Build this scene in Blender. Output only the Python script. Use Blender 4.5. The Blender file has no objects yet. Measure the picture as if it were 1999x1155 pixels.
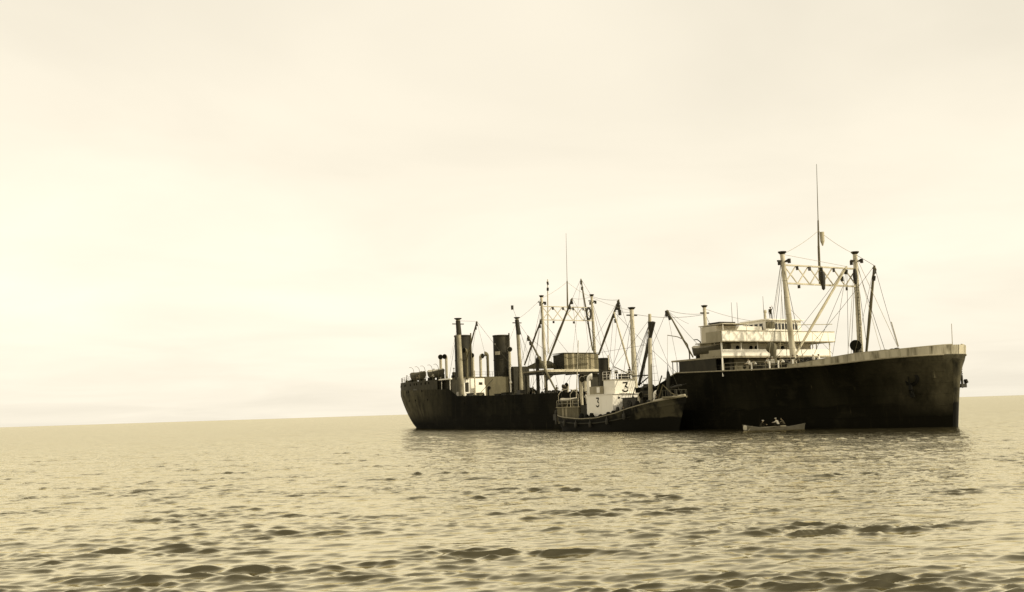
import bpy, math, random
import numpy as np
from mathutils import Vector, Matrix

# ------------------------------------------------------------------ camera, sky, sun, exposure
scene = bpy.context.scene
R = math.radians
CAM_H = 3.3016
PITCH, ROLL = R(6.5703), R(1.807)
cam_data = bpy.data.cameras.new('camera')
cam = bpy.data.objects.new('camera', cam_data)
scene.collection.objects.link(cam)
cam_data.sensor_fit = 'HORIZONTAL'; cam_data.sensor_width = 36.0
cam_data.lens = 36.0 * 1950 / 1999.0
cam_data.clip_start = 0.1; cam_data.clip_end = 60000
_r = Vector((1, 0, 0)); _d = Vector((0, math.cos(PITCH), math.sin(PITCH))); _u = Vector((0, -math.sin(PITCH), math.cos(PITCH)))
_rr = _r * math.cos(ROLL) - _u * math.sin(ROLL); _uu = _r * math.sin(ROLL) + _u * math.cos(ROLL)
cam.matrix_world = Matrix(((_rr.x, _uu.x, -_d.x, 0), (_rr.y, _uu.y, -_d.y, 0), (_rr.z, _uu.z, -_d.z, CAM_H), (0, 0, 0, 1)))
scene.camera = cam
scene.render.resolution_x = 1024; scene.render.resolution_y = 592

SUN_DIR = Vector((0.93, -0.36, 0.70)).normalized()          # towards the sun: right of the picture, a little in front
SUN_EL = math.asin(SUN_DIR.z); SUN_AZ = math.atan2(SUN_DIR.x, SUN_DIR.y)
world = bpy.data.worlds.new('World'); scene.world = world
world.use_nodes = True
wn, wl = world.node_tree.nodes, world.node_tree.links
wn.clear()
def N(t, **kw):
    n = wn.new(t)
    for k, v in kw.items(): setattr(n, k, v)
    return n
w_out = N('ShaderNodeOutputWorld')
sky = N('ShaderNodeTexSky', sky_type='NISHITA', sun_disc=False, sun_elevation=SUN_EL, sun_rotation=SUN_AZ)
sky.dust_density = 4.0; sky.air_density = 1.0; sky.ozone_density = 1.0; sky.altitude = 0
bw = N('ShaderNodeRGBToBW'); wl.new(sky.outputs[0], bw.inputs[0])
tone = N('ShaderNodeMix', data_type='RGBA', blend_type='MULTIPLY'); tone.inputs['Factor'].default_value = 1.0
wl.new(bw.outputs[0], tone.inputs['A']); tone.inputs['B'].default_value = (1.0, 0.92, 0.73, 1)   # the toned print: no blue in this sky
bg_sky = N('ShaderNodeBackground'); bg_sky.inputs['Strength'].default_value = 0.057
wl.new(tone.outputs['Result'], bg_sky.inputs['Color'])
# thin overcast: even cream layer with soft flat cloud streaks
tc = N('ShaderNodeTexCoord'); sep = N('ShaderNodeSeparateXYZ'); wl.new(tc.outputs['Generated'], sep.inputs[0])
def M(op, a, b=None, c=None):
    n = N('ShaderNodeMath', operation=op)
    for i, v in enumerate((a, b, c)):
        if v is None: continue
        if isinstance(v, (int, float)): n.inputs[i].default_value = v
        else: wl.new(v, n.inputs[i])
    return n.outputs[0]
zc = M('ADD', M('MAXIMUM', sep.outputs['Z'], 0.0), 0.10)
cmb = N('ShaderNodeCombineXYZ')
wl.new(M('DIVIDE', sep.outputs['X'], zc), cmb.inputs[0]); wl.new(M('DIVIDE', sep.outputs['Y'], zc), cmb.inputs[1])
n1 = N('ShaderNodeTexNoise'); n1.inputs['Scale'].default_value = 0.85; n1.inputs['Detail'].default_value = 5; n1.inputs['Roughness'].default_value = 0.5
n1.inputs['Distortion'].default_value = 0.4
wl.new(cmb.outputs[0], n1.inputs['Vector'])
n2 = N('ShaderNodeTexNoise'); n2.inputs['Scale'].default_value = 1.7; n2.inputs['Detail'].default_value = 2
wl.new(tc.outputs['Generated'], n2.inputs['Vector'])
elev = M('MAXIMUM', sep.outputs['Z'], 0.0)
fall = M('POWER', M('SUBTRACT', 1.0, elev), 1.0)                    # an overcast sky that is palest low down
lum = M('ADD', M('MULTIPLY', fall, 0.39), 0.40)
lum = M('ADD', lum, M('MULTIPLY', M('SUBTRACT', n1.outputs['Fac'], 0.5), 0.27))
lum = M('ADD', lum, M('MULTIPLY', M('SUBTRACT', n2.outputs['Fac'], 0.5), 0.30))
lum = M('ADD', lum, M('MULTIPLY', sep.outputs['X'], -0.07))   # the veil is thinner and paler towards the left
lum = M('MAXIMUM', lum, 0.1)
ccol = N('ShaderNodeMix', data_type='RGBA', blend_type='MULTIPLY'); ccol.inputs['Factor'].default_value = 1.0
wl.new(lum, ccol.inputs['A']); ccol.inputs['B'].default_value = (1.0, 0.918, 0.755, 1)
bg_cloud = N('ShaderNodeBackground'); bg_cloud.inputs['Strength'].default_value = 1.0
wl.new(ccol.outputs['Result'], bg_cloud.inputs['Color'])
addw = N('ShaderNodeAddShader'); wl.new(bg_sky.outputs[0], addw.inputs[0]); wl.new(bg_cloud.outputs[0], addw.inputs[1])
wl.new(addw.outputs[0], w_out.inputs['Surface'])

sun_data = bpy.data.lights.new('sun', 'SUN'); sun_data.energy = 3.2; sun_data.angle = R(1.2); sun_data.color = (1.0, 0.90, 0.70)
sun = bpy.data.objects.new('sun', sun_data); scene.collection.objects.link(sun)
sun.rotation_euler = (-SUN_DIR).to_track_quat('-Z', 'Y').to_euler(); sun.location = SUN_DIR * 300
vs = scene.view_settings
vs.view_transform = 'Standard'; vs.look = 'None'; vs.exposure = 0.25; vs.gamma = 1.0; vs.use_curve_mapping = False
scene.cycles.filter_width = 1.5

# ------------------------------------------------------------------ materials
MAT = {}
def mat(name, col, col2=None, rough=0.7, spec=0.3, nscale=1.2, stretch=(1, 1, 1), lo=0.35, hi=0.7, bump=0.0, detail=6, band=None):
    m = bpy.data.materials.new(name); m.use_nodes = True
    nt = m.node_tree; nd, lk = nt.nodes, nt.links
    b = nd['Principled BSDF']; b.inputs['Roughness'].default_value = rough; b.inputs['Specular IOR Level'].default_value = spec
    b.inputs['Base Color'].default_value = (*col, 1)
    if col2 is not None:
        t = nd.new('ShaderNodeTexCoord'); mp = nd.new('ShaderNodeMapping'); mp.inputs['Scale'].default_value = stretch
        nz = nd.new('ShaderNodeTexNoise'); nz.inputs['Scale'].default_value = nscale; nz.inputs['Detail'].default_value = detail; nz.inputs['Roughness'].default_value = 0.6
        rp = nd.new('ShaderNodeValToRGB'); rp.color_ramp.elements[0].position = lo; rp.color_ramp.elements[1].position = hi
        rp.color_ramp.elements[0].color = (*col, 1); rp.color_ramp.elements[1].color = (*col2, 1)
        lk.new(t.outputs['Object'], mp.inputs['Vector']); lk.new(mp.outputs[0], nz.inputs['Vector']); lk.new(nz.outputs['Fac'], rp.inputs['Fac'])
        out = rp.outputs['Color']
        if band:                                                  # boot topping: another paint below a height, worn edge; the catcher's also paints shade
            zc_, bcol, soft = band
            sp = nd.new('ShaderNodeSeparateXYZ'); lk.new(t.outputs['Object'], sp.inputs[0])
            n3 = nd.new('ShaderNodeTexNoise'); n3.inputs['Scale'].default_value = 0.35; n3.inputs['Detail'].default_value = 4
            lk.new(t.outputs['Object'], n3.inputs['Vector'])
            ad = nd.new('ShaderNodeMath'); ad.operation = 'MULTIPLY_ADD'; lk.new(n3.outputs['Fac'], ad.inputs[0]); ad.inputs[1].default_value = soft * 3; lk.new(sp.outputs['Z'], ad.inputs[2])
            mr = nd.new('ShaderNodeMapRange'); lk.new(ad.outputs[0], mr.inputs['Value']); mr.inputs['From Min'].default_value = zc_ + soft * 1.35; mr.inputs['From Max'].default_value = zc_ + soft * 1.65
            mx = nd.new('ShaderNodeMix'); mx.data_type = 'RGBA'; lk.new(mr.outputs[0], mx.inputs['Factor']); mx.inputs['A'].default_value = (*bcol, 1); lk.new(out, mx.inputs['B'])
            out = mx.outputs['Result']
        lk.new(out, b.inputs['Base Color'])
        if bump:
            bp = nd.new('ShaderNodeBump'); bp.inputs['Strength'].default_value = bump; bp.inputs['Distance'].default_value = 0.05
            lk.new(nz.outputs['Fac'], bp.inputs['Height']); lk.new(bp.outputs[0], b.inputs['Normal'])
    MAT[name] = m
    return m
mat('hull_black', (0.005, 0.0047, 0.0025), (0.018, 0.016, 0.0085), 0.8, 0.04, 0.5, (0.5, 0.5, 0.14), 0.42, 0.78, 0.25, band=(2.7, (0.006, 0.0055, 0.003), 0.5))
mat('stem_highlight', (0.10, 0.088, 0.05), (0.02, 0.018, 0.01), 0.7, 0.2, 1.6, (1, 1, 0.5), 0.3, 0.68, band=(2.7, (0.006, 0.0055, 0.003), 0.5))  # pale grey painted in as the sun's highlight on the rounded stem
mat('iron_dark', (0.007, 0.0065, 0.004), rough=0.7, spec=0.1)
mat('poop_paint', (0.05, 0.044, 0.024), (0.02, 0.018, 0.01), 0.75, 0.15, 0.7, (1, 1, 0.3), 0.4, 0.75)
mat('white_paint', (0.80, 0.76, 0.65), (0.64, 0.59, 0.46), 0.55, 0.3, 1.3, (1, 1, 0.16), 0.55, 1.0)
mat('bulwark_white', (0.43, 0.39, 0.28), (0.10, 0.086, 0.047), 0.6, 0.25, 1.5, (1.0, 1.0, 0.10), 0.48, 0.70)
mat('buff_paint', (0.48, 0.435, 0.315), (0.20, 0.172, 0.10), 0.6, 0.3, 0.8, (1, 1, 0.35), 0.45, 0.8)
mat('mast_sooty', (0.34, 0.305, 0.205), (0.08, 0.069, 0.04), 0.6, 0.3, 0.7, (1, 1, 0.3), 0.38, 0.68)
mat('house_grey', (0.52, 0.47, 0.35), (0.38, 0.34, 0.24), 0.65, 0.25, 1.0, (1, 1, 0.3), 0.4, 0.8)
mat('grey_paint', (0.31, 0.275, 0.185), (0.20, 0.175, 0.11), 0.65, 0.25, 1.0, (1, 1, 0.4), 0.4, 0.75)
mat('brown_paint', (0.12, 0.105, 0.06), (0.07, 0.06, 0.032), 0.7, 0.2, 1.0, (1, 1, 0.3), 0.35, 0.75)
mat('dark_paint', (0.022, 0.02, 0.011), (0.045, 0.039, 0.022), 0.7, 0.2, 0.9, (1, 1, 0.4), 0.4, 0.8)
mat('funnel_paint', (0.018, 0.016, 0.009), (0.045, 0.039, 0.022), 0.65, 0.2, 0.5, (1, 1, 0.5), 0.45, 0.75)
mat('boom_wood', (0.13, 0.115, 0.065), (0.075, 0.065, 0.036), 0.65, 0.2, 1.5, (1, 1, 0.3))
mat('boom_pale', (0.48, 0.43, 0.30), (0.33, 0.29, 0.18), 0.6, 0.3, 1.5, (1, 1, 0.3))
mat('wire', (0.05, 0.045, 0.025), rough=0.6)
mat('wire_pale', (0.30, 0.27, 0.18), rough=0.6)
mat('iron', (0.018, 0.016, 0.009), (0.035, 0.03, 0.017), 0.6, 0.3, 3.0)
mat('board', (0.15, 0.132, 0.08), (0.085, 0.074, 0.042), 0.8, 0.15, 1.6, (1, 1, 0.15), 0.35, 0.7)
mat('board_pale', (0.33, 0.29, 0.19), (0.19, 0.165, 0.10), 0.8, 0.15, 1.6, (1, 1, 0.15), 0.35, 0.7)
mat('deck_wood', (0.22, 0.195, 0.125), (0.15, 0.13, 0.08), 0.8, 0.2, 1.0)
mat('canvas', (0.55, 0.51, 0.40), (0.40, 0.36, 0.26), 0.9, 0.1, 1.5)
mat('tarpaulin', (0.10, 0.088, 0.05), (0.06, 0.052, 0.03), 0.85, 0.1, 1.2)
mat('glass', (0.012, 0.011, 0.007), rough=0.25, spec=0.5)
mat('mouth_dark', (0.012, 0.011, 0.006), rough=0.9, spec=0.05)
mat('rope', (0.14, 0.12, 0.07), (0.08, 0.07, 0.04), 0.9, 0.1, 5.0)
mat('digit_black', (0.02, 0.018, 0.01), (0.13, 0.115, 0.075), 0.7, 0.2, 4.0, (1, 1, 1), 0.45, 0.75)
mat('skin', (0.33, 0.25, 0.15), rough=0.6)
mat('hair', (0.03, 0.026, 0.015), rough=0.7)
mat('cloth_white', (0.72, 0.68, 0.57), (0.58, 0.54, 0.43), 0.9, 0.1, 6.0)
mat('cloth_dark', (0.025, 0.022, 0.013), (0.04, 0.035, 0.02), 0.9, 0.1, 6.0)
mat('cloth_grey', (0.15, 0.13, 0.085), (0.11, 0.095, 0.06), 0.9, 0.1, 6.0)
mat('boot', (0.015, 0.013, 0.008), rough=0.6)
mat('boat_white', (0.18, 0.162, 0.112), (0.10, 0.088, 0.05), 0.6, 0.3, 1.4, (1, 1, 2), 0.45, 0.75)
mat('boat_dark', (0.05, 0.044, 0.025), (0.08, 0.07, 0.04), 0.6, 0.25, 1.5)
mat('catcher_hull', (0.060, 0.053, 0.030), (0.008, 0.0072, 0.004), 0.75, 0.1, 0.36, (1, 1, 0.8), 0.40, 0.54, 0.25, band=(1.7, (0.006, 0.0055, 0.003), 0.5))  # dark band raised past the boot topping to paint shadow low on the hull

def hull_material(name, pale_ends):
    m = MAT[name]; nd, lk = m.node_tree.nodes, m.node_tree.links; b = nd['Principled BSDF']
    t = nd.new('ShaderNodeTexCoord'); prev = b.inputs['Base Color'].links[0].from_socket
    def noise(sc, stretch, lo, hi, det=5):
        mp = nd.new('ShaderNodeMapping'); mp.inputs['Scale'].default_value = stretch; nz = nd.new('ShaderNodeTexNoise'); nz.inputs['Scale'].default_value = sc; nz.inputs['Detail'].default_value = det; nz.inputs['Roughness'].default_value = .65
        mr = nd.new('ShaderNodeMapRange'); mr.inputs['From Min'].default_value = lo; mr.inputs['From Max'].default_value = hi
        lk.new(t.outputs['Object'], mp.inputs[0]); lk.new(mp.outputs[0], nz.inputs['Vector']); lk.new(nz.outputs['Fac'], mr.inputs['Value']); return mr.outputs[0]
    def over(fac, col):
        nonlocal prev
        mx = nd.new('ShaderNodeMix'); mx.data_type = 'RGBA'; lk.new(fac, mx.inputs['Factor']); lk.new(prev, mx.inputs['A']); mx.inputs['B'].default_value = (*col, 1); prev = mx.outputs['Result']
    over(noise(.22, (1, 1, 1.6), .54, .74), (.018, .016, .009))          # chalky worn patches
    over(noise(1.6, (1, 1, .07), .60, .74), (.022, .019, .010))            # streaks under scuppers
    over(noise(2.4, (1, 1, .05), .66, .76), (.045, .038, .02))            # rust and salt runs
    over(noise(3.0, (1, 1, 1), .68, .78), (.032, .028, .015))               # chips
    if pale_ends:                                                         # paler towards the stern quarter; fore peak painted pale for sun on the stem
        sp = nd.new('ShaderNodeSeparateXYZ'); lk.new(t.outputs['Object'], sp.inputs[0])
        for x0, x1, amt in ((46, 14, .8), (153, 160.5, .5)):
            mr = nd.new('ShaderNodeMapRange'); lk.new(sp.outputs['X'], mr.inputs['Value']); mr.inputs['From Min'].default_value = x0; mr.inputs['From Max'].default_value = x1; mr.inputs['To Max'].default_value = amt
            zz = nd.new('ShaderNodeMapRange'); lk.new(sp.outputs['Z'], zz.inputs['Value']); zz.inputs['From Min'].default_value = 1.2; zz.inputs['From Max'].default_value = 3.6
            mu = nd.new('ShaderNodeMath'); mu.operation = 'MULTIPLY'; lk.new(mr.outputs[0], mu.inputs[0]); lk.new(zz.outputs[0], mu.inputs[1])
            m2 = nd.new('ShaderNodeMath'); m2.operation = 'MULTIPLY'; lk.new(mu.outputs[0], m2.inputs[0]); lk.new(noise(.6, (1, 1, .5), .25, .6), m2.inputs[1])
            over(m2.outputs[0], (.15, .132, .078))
    lk.new(prev, b.inputs['Base Color'])
    # riveted plating: raised laps between strakes
    cx = nd.new('ShaderNodeSeparateXYZ'); lk.new(t.outputs['Object'], cx.inputs[0]); cb_ = nd.new('ShaderNodeCombineXYZ'); lk.new(cx.outputs['X'], cb_.inputs[0]); lk.new(cx.outputs['Z'], cb_.inputs[1])
    br = nd.new('ShaderNodeTexBrick'); br.inputs['Scale'].default_value = 1.0; br.inputs['Brick Width'].default_value = 6.0; br.inputs['Row Height'].default_value = 1.25; br.inputs['Mortar Size'].default_value = .05; br.inputs['Mortar Smooth'].default_value = .3
    lk.new(cb_.outputs[0], br.inputs['Vector']); bp = nd.new('ShaderNodeBump'); bp.inputs['Strength'].default_value = .8; bp.inputs['Distance'].default_value = .04; lk.new(br.outputs['Fac'], bp.inputs['Height'])
    old = b.inputs['Normal'].links
    if old: lk.new(old[0].from_socket, bp.inputs['Normal'])
    lk.new(bp.outputs[0], b.inputs['Normal'])
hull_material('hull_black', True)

# ------------------------------------------------------------------ mesh helpers
class MB:
    def __init__(s): s.v = []; s.f = []
    def add(s, vs_, fs_):
        o = len(s.v); s.v += [tuple(p) for p in vs_]; s.f += [tuple(i + o for i in f) for f in fs_]; return s
    def box(s, x0, x1, y0, y1, z0, z1):
        return s.add([(x0,y0,z0),(x1,y0,z0),(x1,y1,z0),(x0,y1,z0),(x0,y0,z1),(x1,y0,z1),(x1,y1,z1),(x0,y1,z1)],
                     [(0,3,2,1),(4,5,6,7),(0,1,5,4),(1,2,6,5),(2,3,7,6),(3,0,4,7)])
    def path(s, pts, rad, n=8, cap=True):
        pts = [Vector(p) for p in pts]; k = len(pts)
        if not hasattr(rad, '__len__'): rad = [rad] * k
        ring = []; prev = None
        for i in range(k):
            t = (pts[min(i+1,k-1)] - pts[max(i-1,0)]).normalized()
            if prev is None:
                a = Vector((0,0,1)) if abs(t.z) < 0.9 else Vector((1,0,0)); u = t.cross(a).normalized()
            else:
                u = (prev - t * prev.dot(t)).normalized()
            prev = u; w = t.cross(u)
            ring.append([pts[i] + (u*math.cos(2*math.pi*j/n) + w*math.sin(2*math.pi*j/n)) * rad[i] for j in range(n)])
        vs_ = [p for r in ring for p in r]; fs_ = []
        for i in range(k-1):
            for j in range(n): fs_.append((i*n+j, i*n+(j+1)%n, (i+1)*n+(j+1)%n, (i+1)*n+j))
        if cap: fs_.append(tuple(range(n-1,-1,-1))); fs_.append(tuple((k-1)*n+j for j in range(n)))
        return s.add(vs_, fs_)
    def tube(s, a, b, r0, r1=None, n=8): return s.path([a, b], [r0, r0 if r1 is None else r1], n)
    def bar(s, a, b, w, h):                                       # rectangular bar
        a, b = Vector(a), Vector(b); t = (b-a).normalized()
        up = Vector((0,0,1)) if abs(t.z) < 0.9 else Vector((1,0,0)); u = t.cross(up).normalized()*w/2; q = u.cross(t).normalized()*h/2
        return s.add([a-u-q,a+u-q,a+u+q,a-u+q,b-u-q,b+u-q,b+u+q,b-u+q],[(0,3,2,1),(4,5,6,7),(0,1,5,4),(1,2,6,5),(2,3,7,6),(3,0,4,7)])
    def lathe(s, prof, c=(0,0,0), n=16, ax=None):
        rot = Matrix.Identity(3) if ax is None else Vector(ax).to_track_quat('Z','Y').to_matrix()
        c = Vector(c); k = len(prof); vs_ = []
        for r, z in prof:
            for j in range(n): vs_.append(c + rot @ Vector((r*math.cos(2*math.pi*j/n), r*math.sin(2*math.pi*j/n), z)))
        fs_ = [(i*n+j, i*n+(j+1)%n, (i+1)*n+(j+1)%n, (i+1)*n+j) for i in range(k-1) for j in range(n)]
        fs_.append(tuple(range(n-1,-1,-1))); fs_.append(tuple((k-1)*n+j for j in range(n)))
        return s.add(vs_, fs_)
    def grid(s, rows, closed=False):
        k, n = len(rows), len(rows[0]); vs_ = [p for r in rows for p in r]; fs_ = []
        for i in range(k-1):
            for j in range(n if closed else n-1): fs_.append((i*n+j, i*n+(j+1)%n, (i+1)*n+(j+1)%n, (i+1)*n+j))
        return s.add(vs_, fs_)
    def poly_prism(s, pts, d):                                     # planar polygon thickened along vector d
        d = Vector(d); a = [Vector(p) for p in pts]; k = len(a)
        return s.add(a + [p + d for p in a], [tuple(range(k-1,-1,-1)), tuple(range(k,2*k))] + [(i,(i+1)%k,k+(i+1)%k,k+i) for i in range(k)])
    def mesh(s, name, off=(0,0,0), smooth=35):
        me = bpy.data.meshes.new(name); ox, oy, oz = off
        me.from_pydata([(x-ox, y-oy, z-oz) for x, y, z in s.v], [], s.f); me.update()
        import bmesh
        bm = bmesh.new(); bm.from_mesh(me); bmesh.ops.recalc_face_normals(bm, faces=bm.faces); bm.to_mesh(me); bm.free()
        if smooth:
            me.polygons.foreach_set('use_smooth', [True]*len(me.polygons)); me.set_sharp_from_angle(angle=R(smooth))
        return me
OFF = {}
def part(name, mb, m, parent, smooth=35, label=None):
    me = mb.mesh(name, OFF.get(parent.name, (0,0,0)), smooth); me.materials.append(MAT[m])
    o = bpy.data.objects.new(name, me); scene.collection.objects.link(o); o.parent = parent
    if parent.name in OFF: OFF[o.name] = OFF[parent.name]
    if label: o['label'] = label
    return o
def sub(name, me, parent, loc=(0,0,0), rot=None, m=None, scale=None):   # a copy that shares mesh data
    o = bpy.data.objects.new(name, me); scene.collection.objects.link(o); o.parent = parent
    off = OFF.get(parent.name, (0,0,0)); o.location = (loc[0]-off[0], loc[1]-off[1], loc[2]-off[2])
    if rot is not None: o.rotation_euler = rot
    if scale: o.scale = scale
    return o
def tag(o, label, cat, group=None, kind=None):
    if label: o['label'] = label
    if cat: o['category'] = cat
    if group: o['group'] = group
    if kind: o['kind'] = kind
    return o
def empty(name, loc, rz=0):
    o = bpy.data.objects.new(name, None); scene.collection.objects.link(o); o.location = loc; o.rotation_euler = (0,0,rz); o.empty_display_size = 0.5
    return o
FW = (0.472853, -0.881142); ORG = (-26.0857, 254.5012)
SHIP_RZ = math.atan2(FW[1], FW[0])
def s2w(p): return (ORG[0] + FW[0]*p[0] - FW[1]*p[1], ORG[1] + FW[1]*p[0] + FW[0]*p[1], p[2])
rnd = random.Random(7)

# ------------------------------------------------------------------ the sea: one sheet out to the horizon
def make_sea():
    rng = np.random.default_rng(11)
    rr = [0.5, 2, 4, 6, 7.5]
    r = 8.5
    while r < 45000: rr.append(r); r *= 1 + .0036*max(1.0, (r/140)**.62)
    rr = np.array(rr)
    fine = np.linspace(-37, 37, 700); side = np.linspace(38, 322, 72)[1:-1]
    ang = np.radians(np.concatenate([fine, side])); na, nr = len(ang), len(rr)
    RR, AA = np.meshgrid(rr, ang, indexing='ij')
    X = RR*np.sin(AA); Y = RR*np.cos(AA)
    sp = np.gradient(rr)[:, None] * np.ones_like(RR)
    cs = RR*np.radians(0.1); sp = np.maximum(sp, cs)
    Z = np.zeros_like(X); DX = np.zeros_like(X); DY = np.zeros_like(X)
    lam = np.geomspace(0.24, 26.0, 130)
    # how rough each patch of water is: gusts and slicks
    patch = np.zeros_like(X)
    for i in range(8):
        a = rng.uniform(0, 2*np.pi); L = rng.uniform(18, 70); patch += np.sin(2*np.pi*(X*np.cos(a)+Y*np.sin(a)*1.6)/L + rng.uniform(0, 6.28))
    patch = 1.0 + 0.06*np.clip(patch/1.6, -1.6, 1.8)
    env = np.zeros_like(X)
    for i in range(22):
        a = rng.uniform(0, 2*np.pi); L = rng.uniform(2.5, 9.0); env += np.sin(2*np.pi*(X*np.cos(a)*.55+Y*np.sin(a))/L + rng.uniform(0, 6.28))
    env = np.clip(np.exp(0.36*env/3.32 - 0.06), 0.45, 2.0)
    lost = np.zeros_like(X)
    for l in lam:
        k = 2*np.pi/l
        th = np.radians(-90 + rng.normal(4, 26))                   # mostly running towards the camera
        steep = 0.034 * min(1.0, l/0.9)**0.1 * (l/2.2)**-0.05 * (math.exp(-(l/1.5)**2) + .12*math.exp(-(l/5.5)**2) + .05*math.exp(-(l/18.0)**2)) * rng.uniform(0.6, 1.4)
        a = steep/k
        w = np.clip((l/sp - 1.5)/1.2, 0, 1)
        lost += steep**2*(1-w)
        ph = k*(X*np.cos(th) + Y*np.sin(th)) + rng.uniform(0, 2*np.pi)
        c, s_ = np.cos(ph), np.sin(ph)
        e_ = patch*env if l < 1.7 else patch
        Z += a*w*c*e_; DX -= 0.85*a*w*s_*np.cos(th)*e_; DY -= 0.85*a*w*s_*np.sin(th)*e_
    sg = np.sqrt(np.mean(Z[(RR > 15) & (RR < 60)]**2)); Z = Z + 0.05*(np.clip(Z, -3*sg, 3*sg)**2 - sg*sg)/sg      # peaked crests, flat troughs
    far = np.clip((RR-9)/6, 0, 1)
    P = np.stack([X+DX, Y+DY-0.55*Z, Z*np.maximum(far, 0.25)], -1).reshape(-1, 3)
    i = np.arange(nr-1)[:, None]*na; j = np.arange(na)[None, :]; j2 = (j+1) % na
    q = np.stack([i+j2, i+na+j2, i+na+j, i+j], -1).reshape(-1, 4)
    me = bpy.data.meshes.new('sea'); nv, nf = len(P), len(q)
    P = np.vstack([P, (0, 0, 0)]); tri = np.stack([np.full(na, nv), (np.arange(na)+1) % na, np.arange(na)], -1)
    me.vertices.add(nv+1); me.vertices.foreach_set('co', P.astype(np.float32).ravel())
    idx = np.concatenate([q.ravel(), tri.ravel()]); me.loops.add(len(idx)); me.loops.foreach_set('vertex_index', idx.astype(np.int32))
    tot = np.concatenate([np.full(nf, 4), np.full(na, 3)]); st = np.concatenate([[0], np.cumsum(tot)[:-1]])
    me.polygons.add(len(tot)); me.polygons.foreach_set('loop_start', st.astype(np.int32)); me.polygons.foreach_set('loop_total', tot.astype(np.int32))
    me.polygons.foreach_set('use_smooth', np.ones(len(tot), dtype=bool)); me.update(calc_edges=True); me.validate()
    at = me.attributes.new('ripple', 'FLOAT', 'POINT'); at.data.foreach_set('value', np.append(np.sqrt(lost).ravel()*3.0, 0).astype(np.float32))   # chop too fine for the mesh, left to the surface
    m = bpy.data.materials.new('sea_water'); m.use_nodes = True; nd, lk = m.node_tree.nodes, m.node_tree.links
    nd.remove(nd['Principled BSDF'])
    df = nd.new('ShaderNodeBsdfDiffuse'); df.inputs['Color'].default_value = (0.040, 0.035, 0.019, 1)
    gl = nd.new('ShaderNodeBsdfGlossy'); gl.inputs['Color'].default_value = (1.0, 0.93, 0.70, 1); gl.inputs['Roughness'].default_value = 0.05
    fr = nd.new('ShaderNodeFresnel'); fr.inputs['IOR'].default_value = 1.5
    mxs = nd.new('ShaderNodeMixShader'); frm = nd.new('ShaderNodeMapRange'); lk.new(fr.outputs[0], frm.inputs['Value'])
    for k_, v_ in (('From Min', .05), ('From Max', .40), ('To Min', .05), ('To Max', .80)): frm.inputs[k_].default_value = v_
    lk.new(frm.outputs[0], mxs.inputs[0]); lk.new(df.outputs[0], mxs.inputs[1]); lk.new(gl.outputs[0], mxs.inputs[2])
    lk.new(mxs.outputs[0], nd['Material Output'].inputs['Surface'])
    tcn = nd.new('ShaderNodeTexCoord'); mp = nd.new('ShaderNodeMapping'); mp.inputs['Scale'].default_value = (0.6, 1.0, 1.0)
    nz = nd.new('ShaderNodeTexNoise'); nz.inputs['Scale'].default_value = 6.0; nz.inputs['Detail'].default_value = 4; nz.inputs['Roughness'].default_value = 0.6
    bp = nd.new('ShaderNodeBump'); bp.inputs['Strength'].default_value = 0.30; bp.inputs['Distance'].default_value = 0.03
    lk.new(tcn.outputs['Object'], mp.inputs[0]); lk.new(mp.outputs[0], nz.inputs['Vector']); lk.new(nz.outputs['Fac'], bp.inputs['Height'])
    an = nd.new('ShaderNodeAttribute'); an.attribute_name = 'ripple'
    nz2 = nd.new('ShaderNodeTexNoise'); nz2.inputs['Scale'].default_value = 0.22; nz2.inputs['Detail'].default_value = 6; nz2.inputs['Roughness'].default_value = 0.72; lk.new(mp.outputs[0], nz2.inputs['Vector'])
    bp2 = nd.new('ShaderNodeBump'); bp2.inputs['Distance'].default_value = 0.7; lk.new(an.outputs['Fac'], bp2.inputs['Strength']); lk.new(nz2.outputs['Fac'], bp2.inputs['Height']); lk.new(bp2.outputs[0], bp.inputs['Normal'])
    for n_ in (df, gl, fr): lk.new(bp.outputs[0], n_.inputs['Normal'])
    me.materials.append(m)
    o = bpy.data.objects.new('sea', me); scene.collection.objects.link(o); o['kind'] = 'structure'
make_sea()

# ------------------------------------------------------------------ the factory ship
ship = empty('factory_ship', (ORG[0], ORG[1], 0), SHIP_RZ)
tag(ship, 'large black-hulled whale factory ship with twin stern funnels, white bridge and goalpost masts', 'ship')

def interp(x, tab):
    if x <= tab[0][0]: return tab[0][1]
    for (a, va), (b, vb) in zip(tab, tab[1:]):
        if x <= b: return va + (vb-va)*(x-a)/(b-a)
    return tab[-1][1]
def xa(z): t = min(1, max(0, z/8.)); return 1.9 + 3.4*(1-t)**1.4
def xb(z): return 160 + .12*max(z, 0)
def bd(s):
    if s < .22: return 10.1*(1-((.22-s)/.22)**2.6)**.5
    if s > .78: return 10.1*max(0, (1-((s-.78)/.22)**2.6))**.52
    return 10.1
def bwl(s):
    if s < .32: return 10.1*(1-((.32-s)/.32)**2.2)**.75
    if s > .72: return 10.1*max(0, 1-((s-.72)/.28)**2.2)**.74
    return 10.1
def HB(s, z):
    t = min(1, max(0, z/7.8)); p = .62 if s < .5 else 3.2
    b = bwl(s) + (bd(s)-bwl(s))*t**p
    return b * (1 if z >= 0 else 1 + z*0.05)
def HX(s, z): return xa(z) + (xb(z)-xa(z))*s
def S_of(x, z=8): return (x - xa(z))/(xb(z)-xa(z))
SHEER = [(-5, 9.25), (20, 8.9), (38, 8.45), (44.5, 8.3), (48.5, 6.75), (70, 6.3), (100, 6.1), (116, 6.2), (117.5, 6.3), (122.5, 7.95), (131, 7.75), (141, 7.55), (148, 7.58), (151.3, 7.71), (154.3, 7.89), (157, 8.02), (162, 8.12)]
def sheer(s): return interp(HX(s, 8), SHEER)
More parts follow.
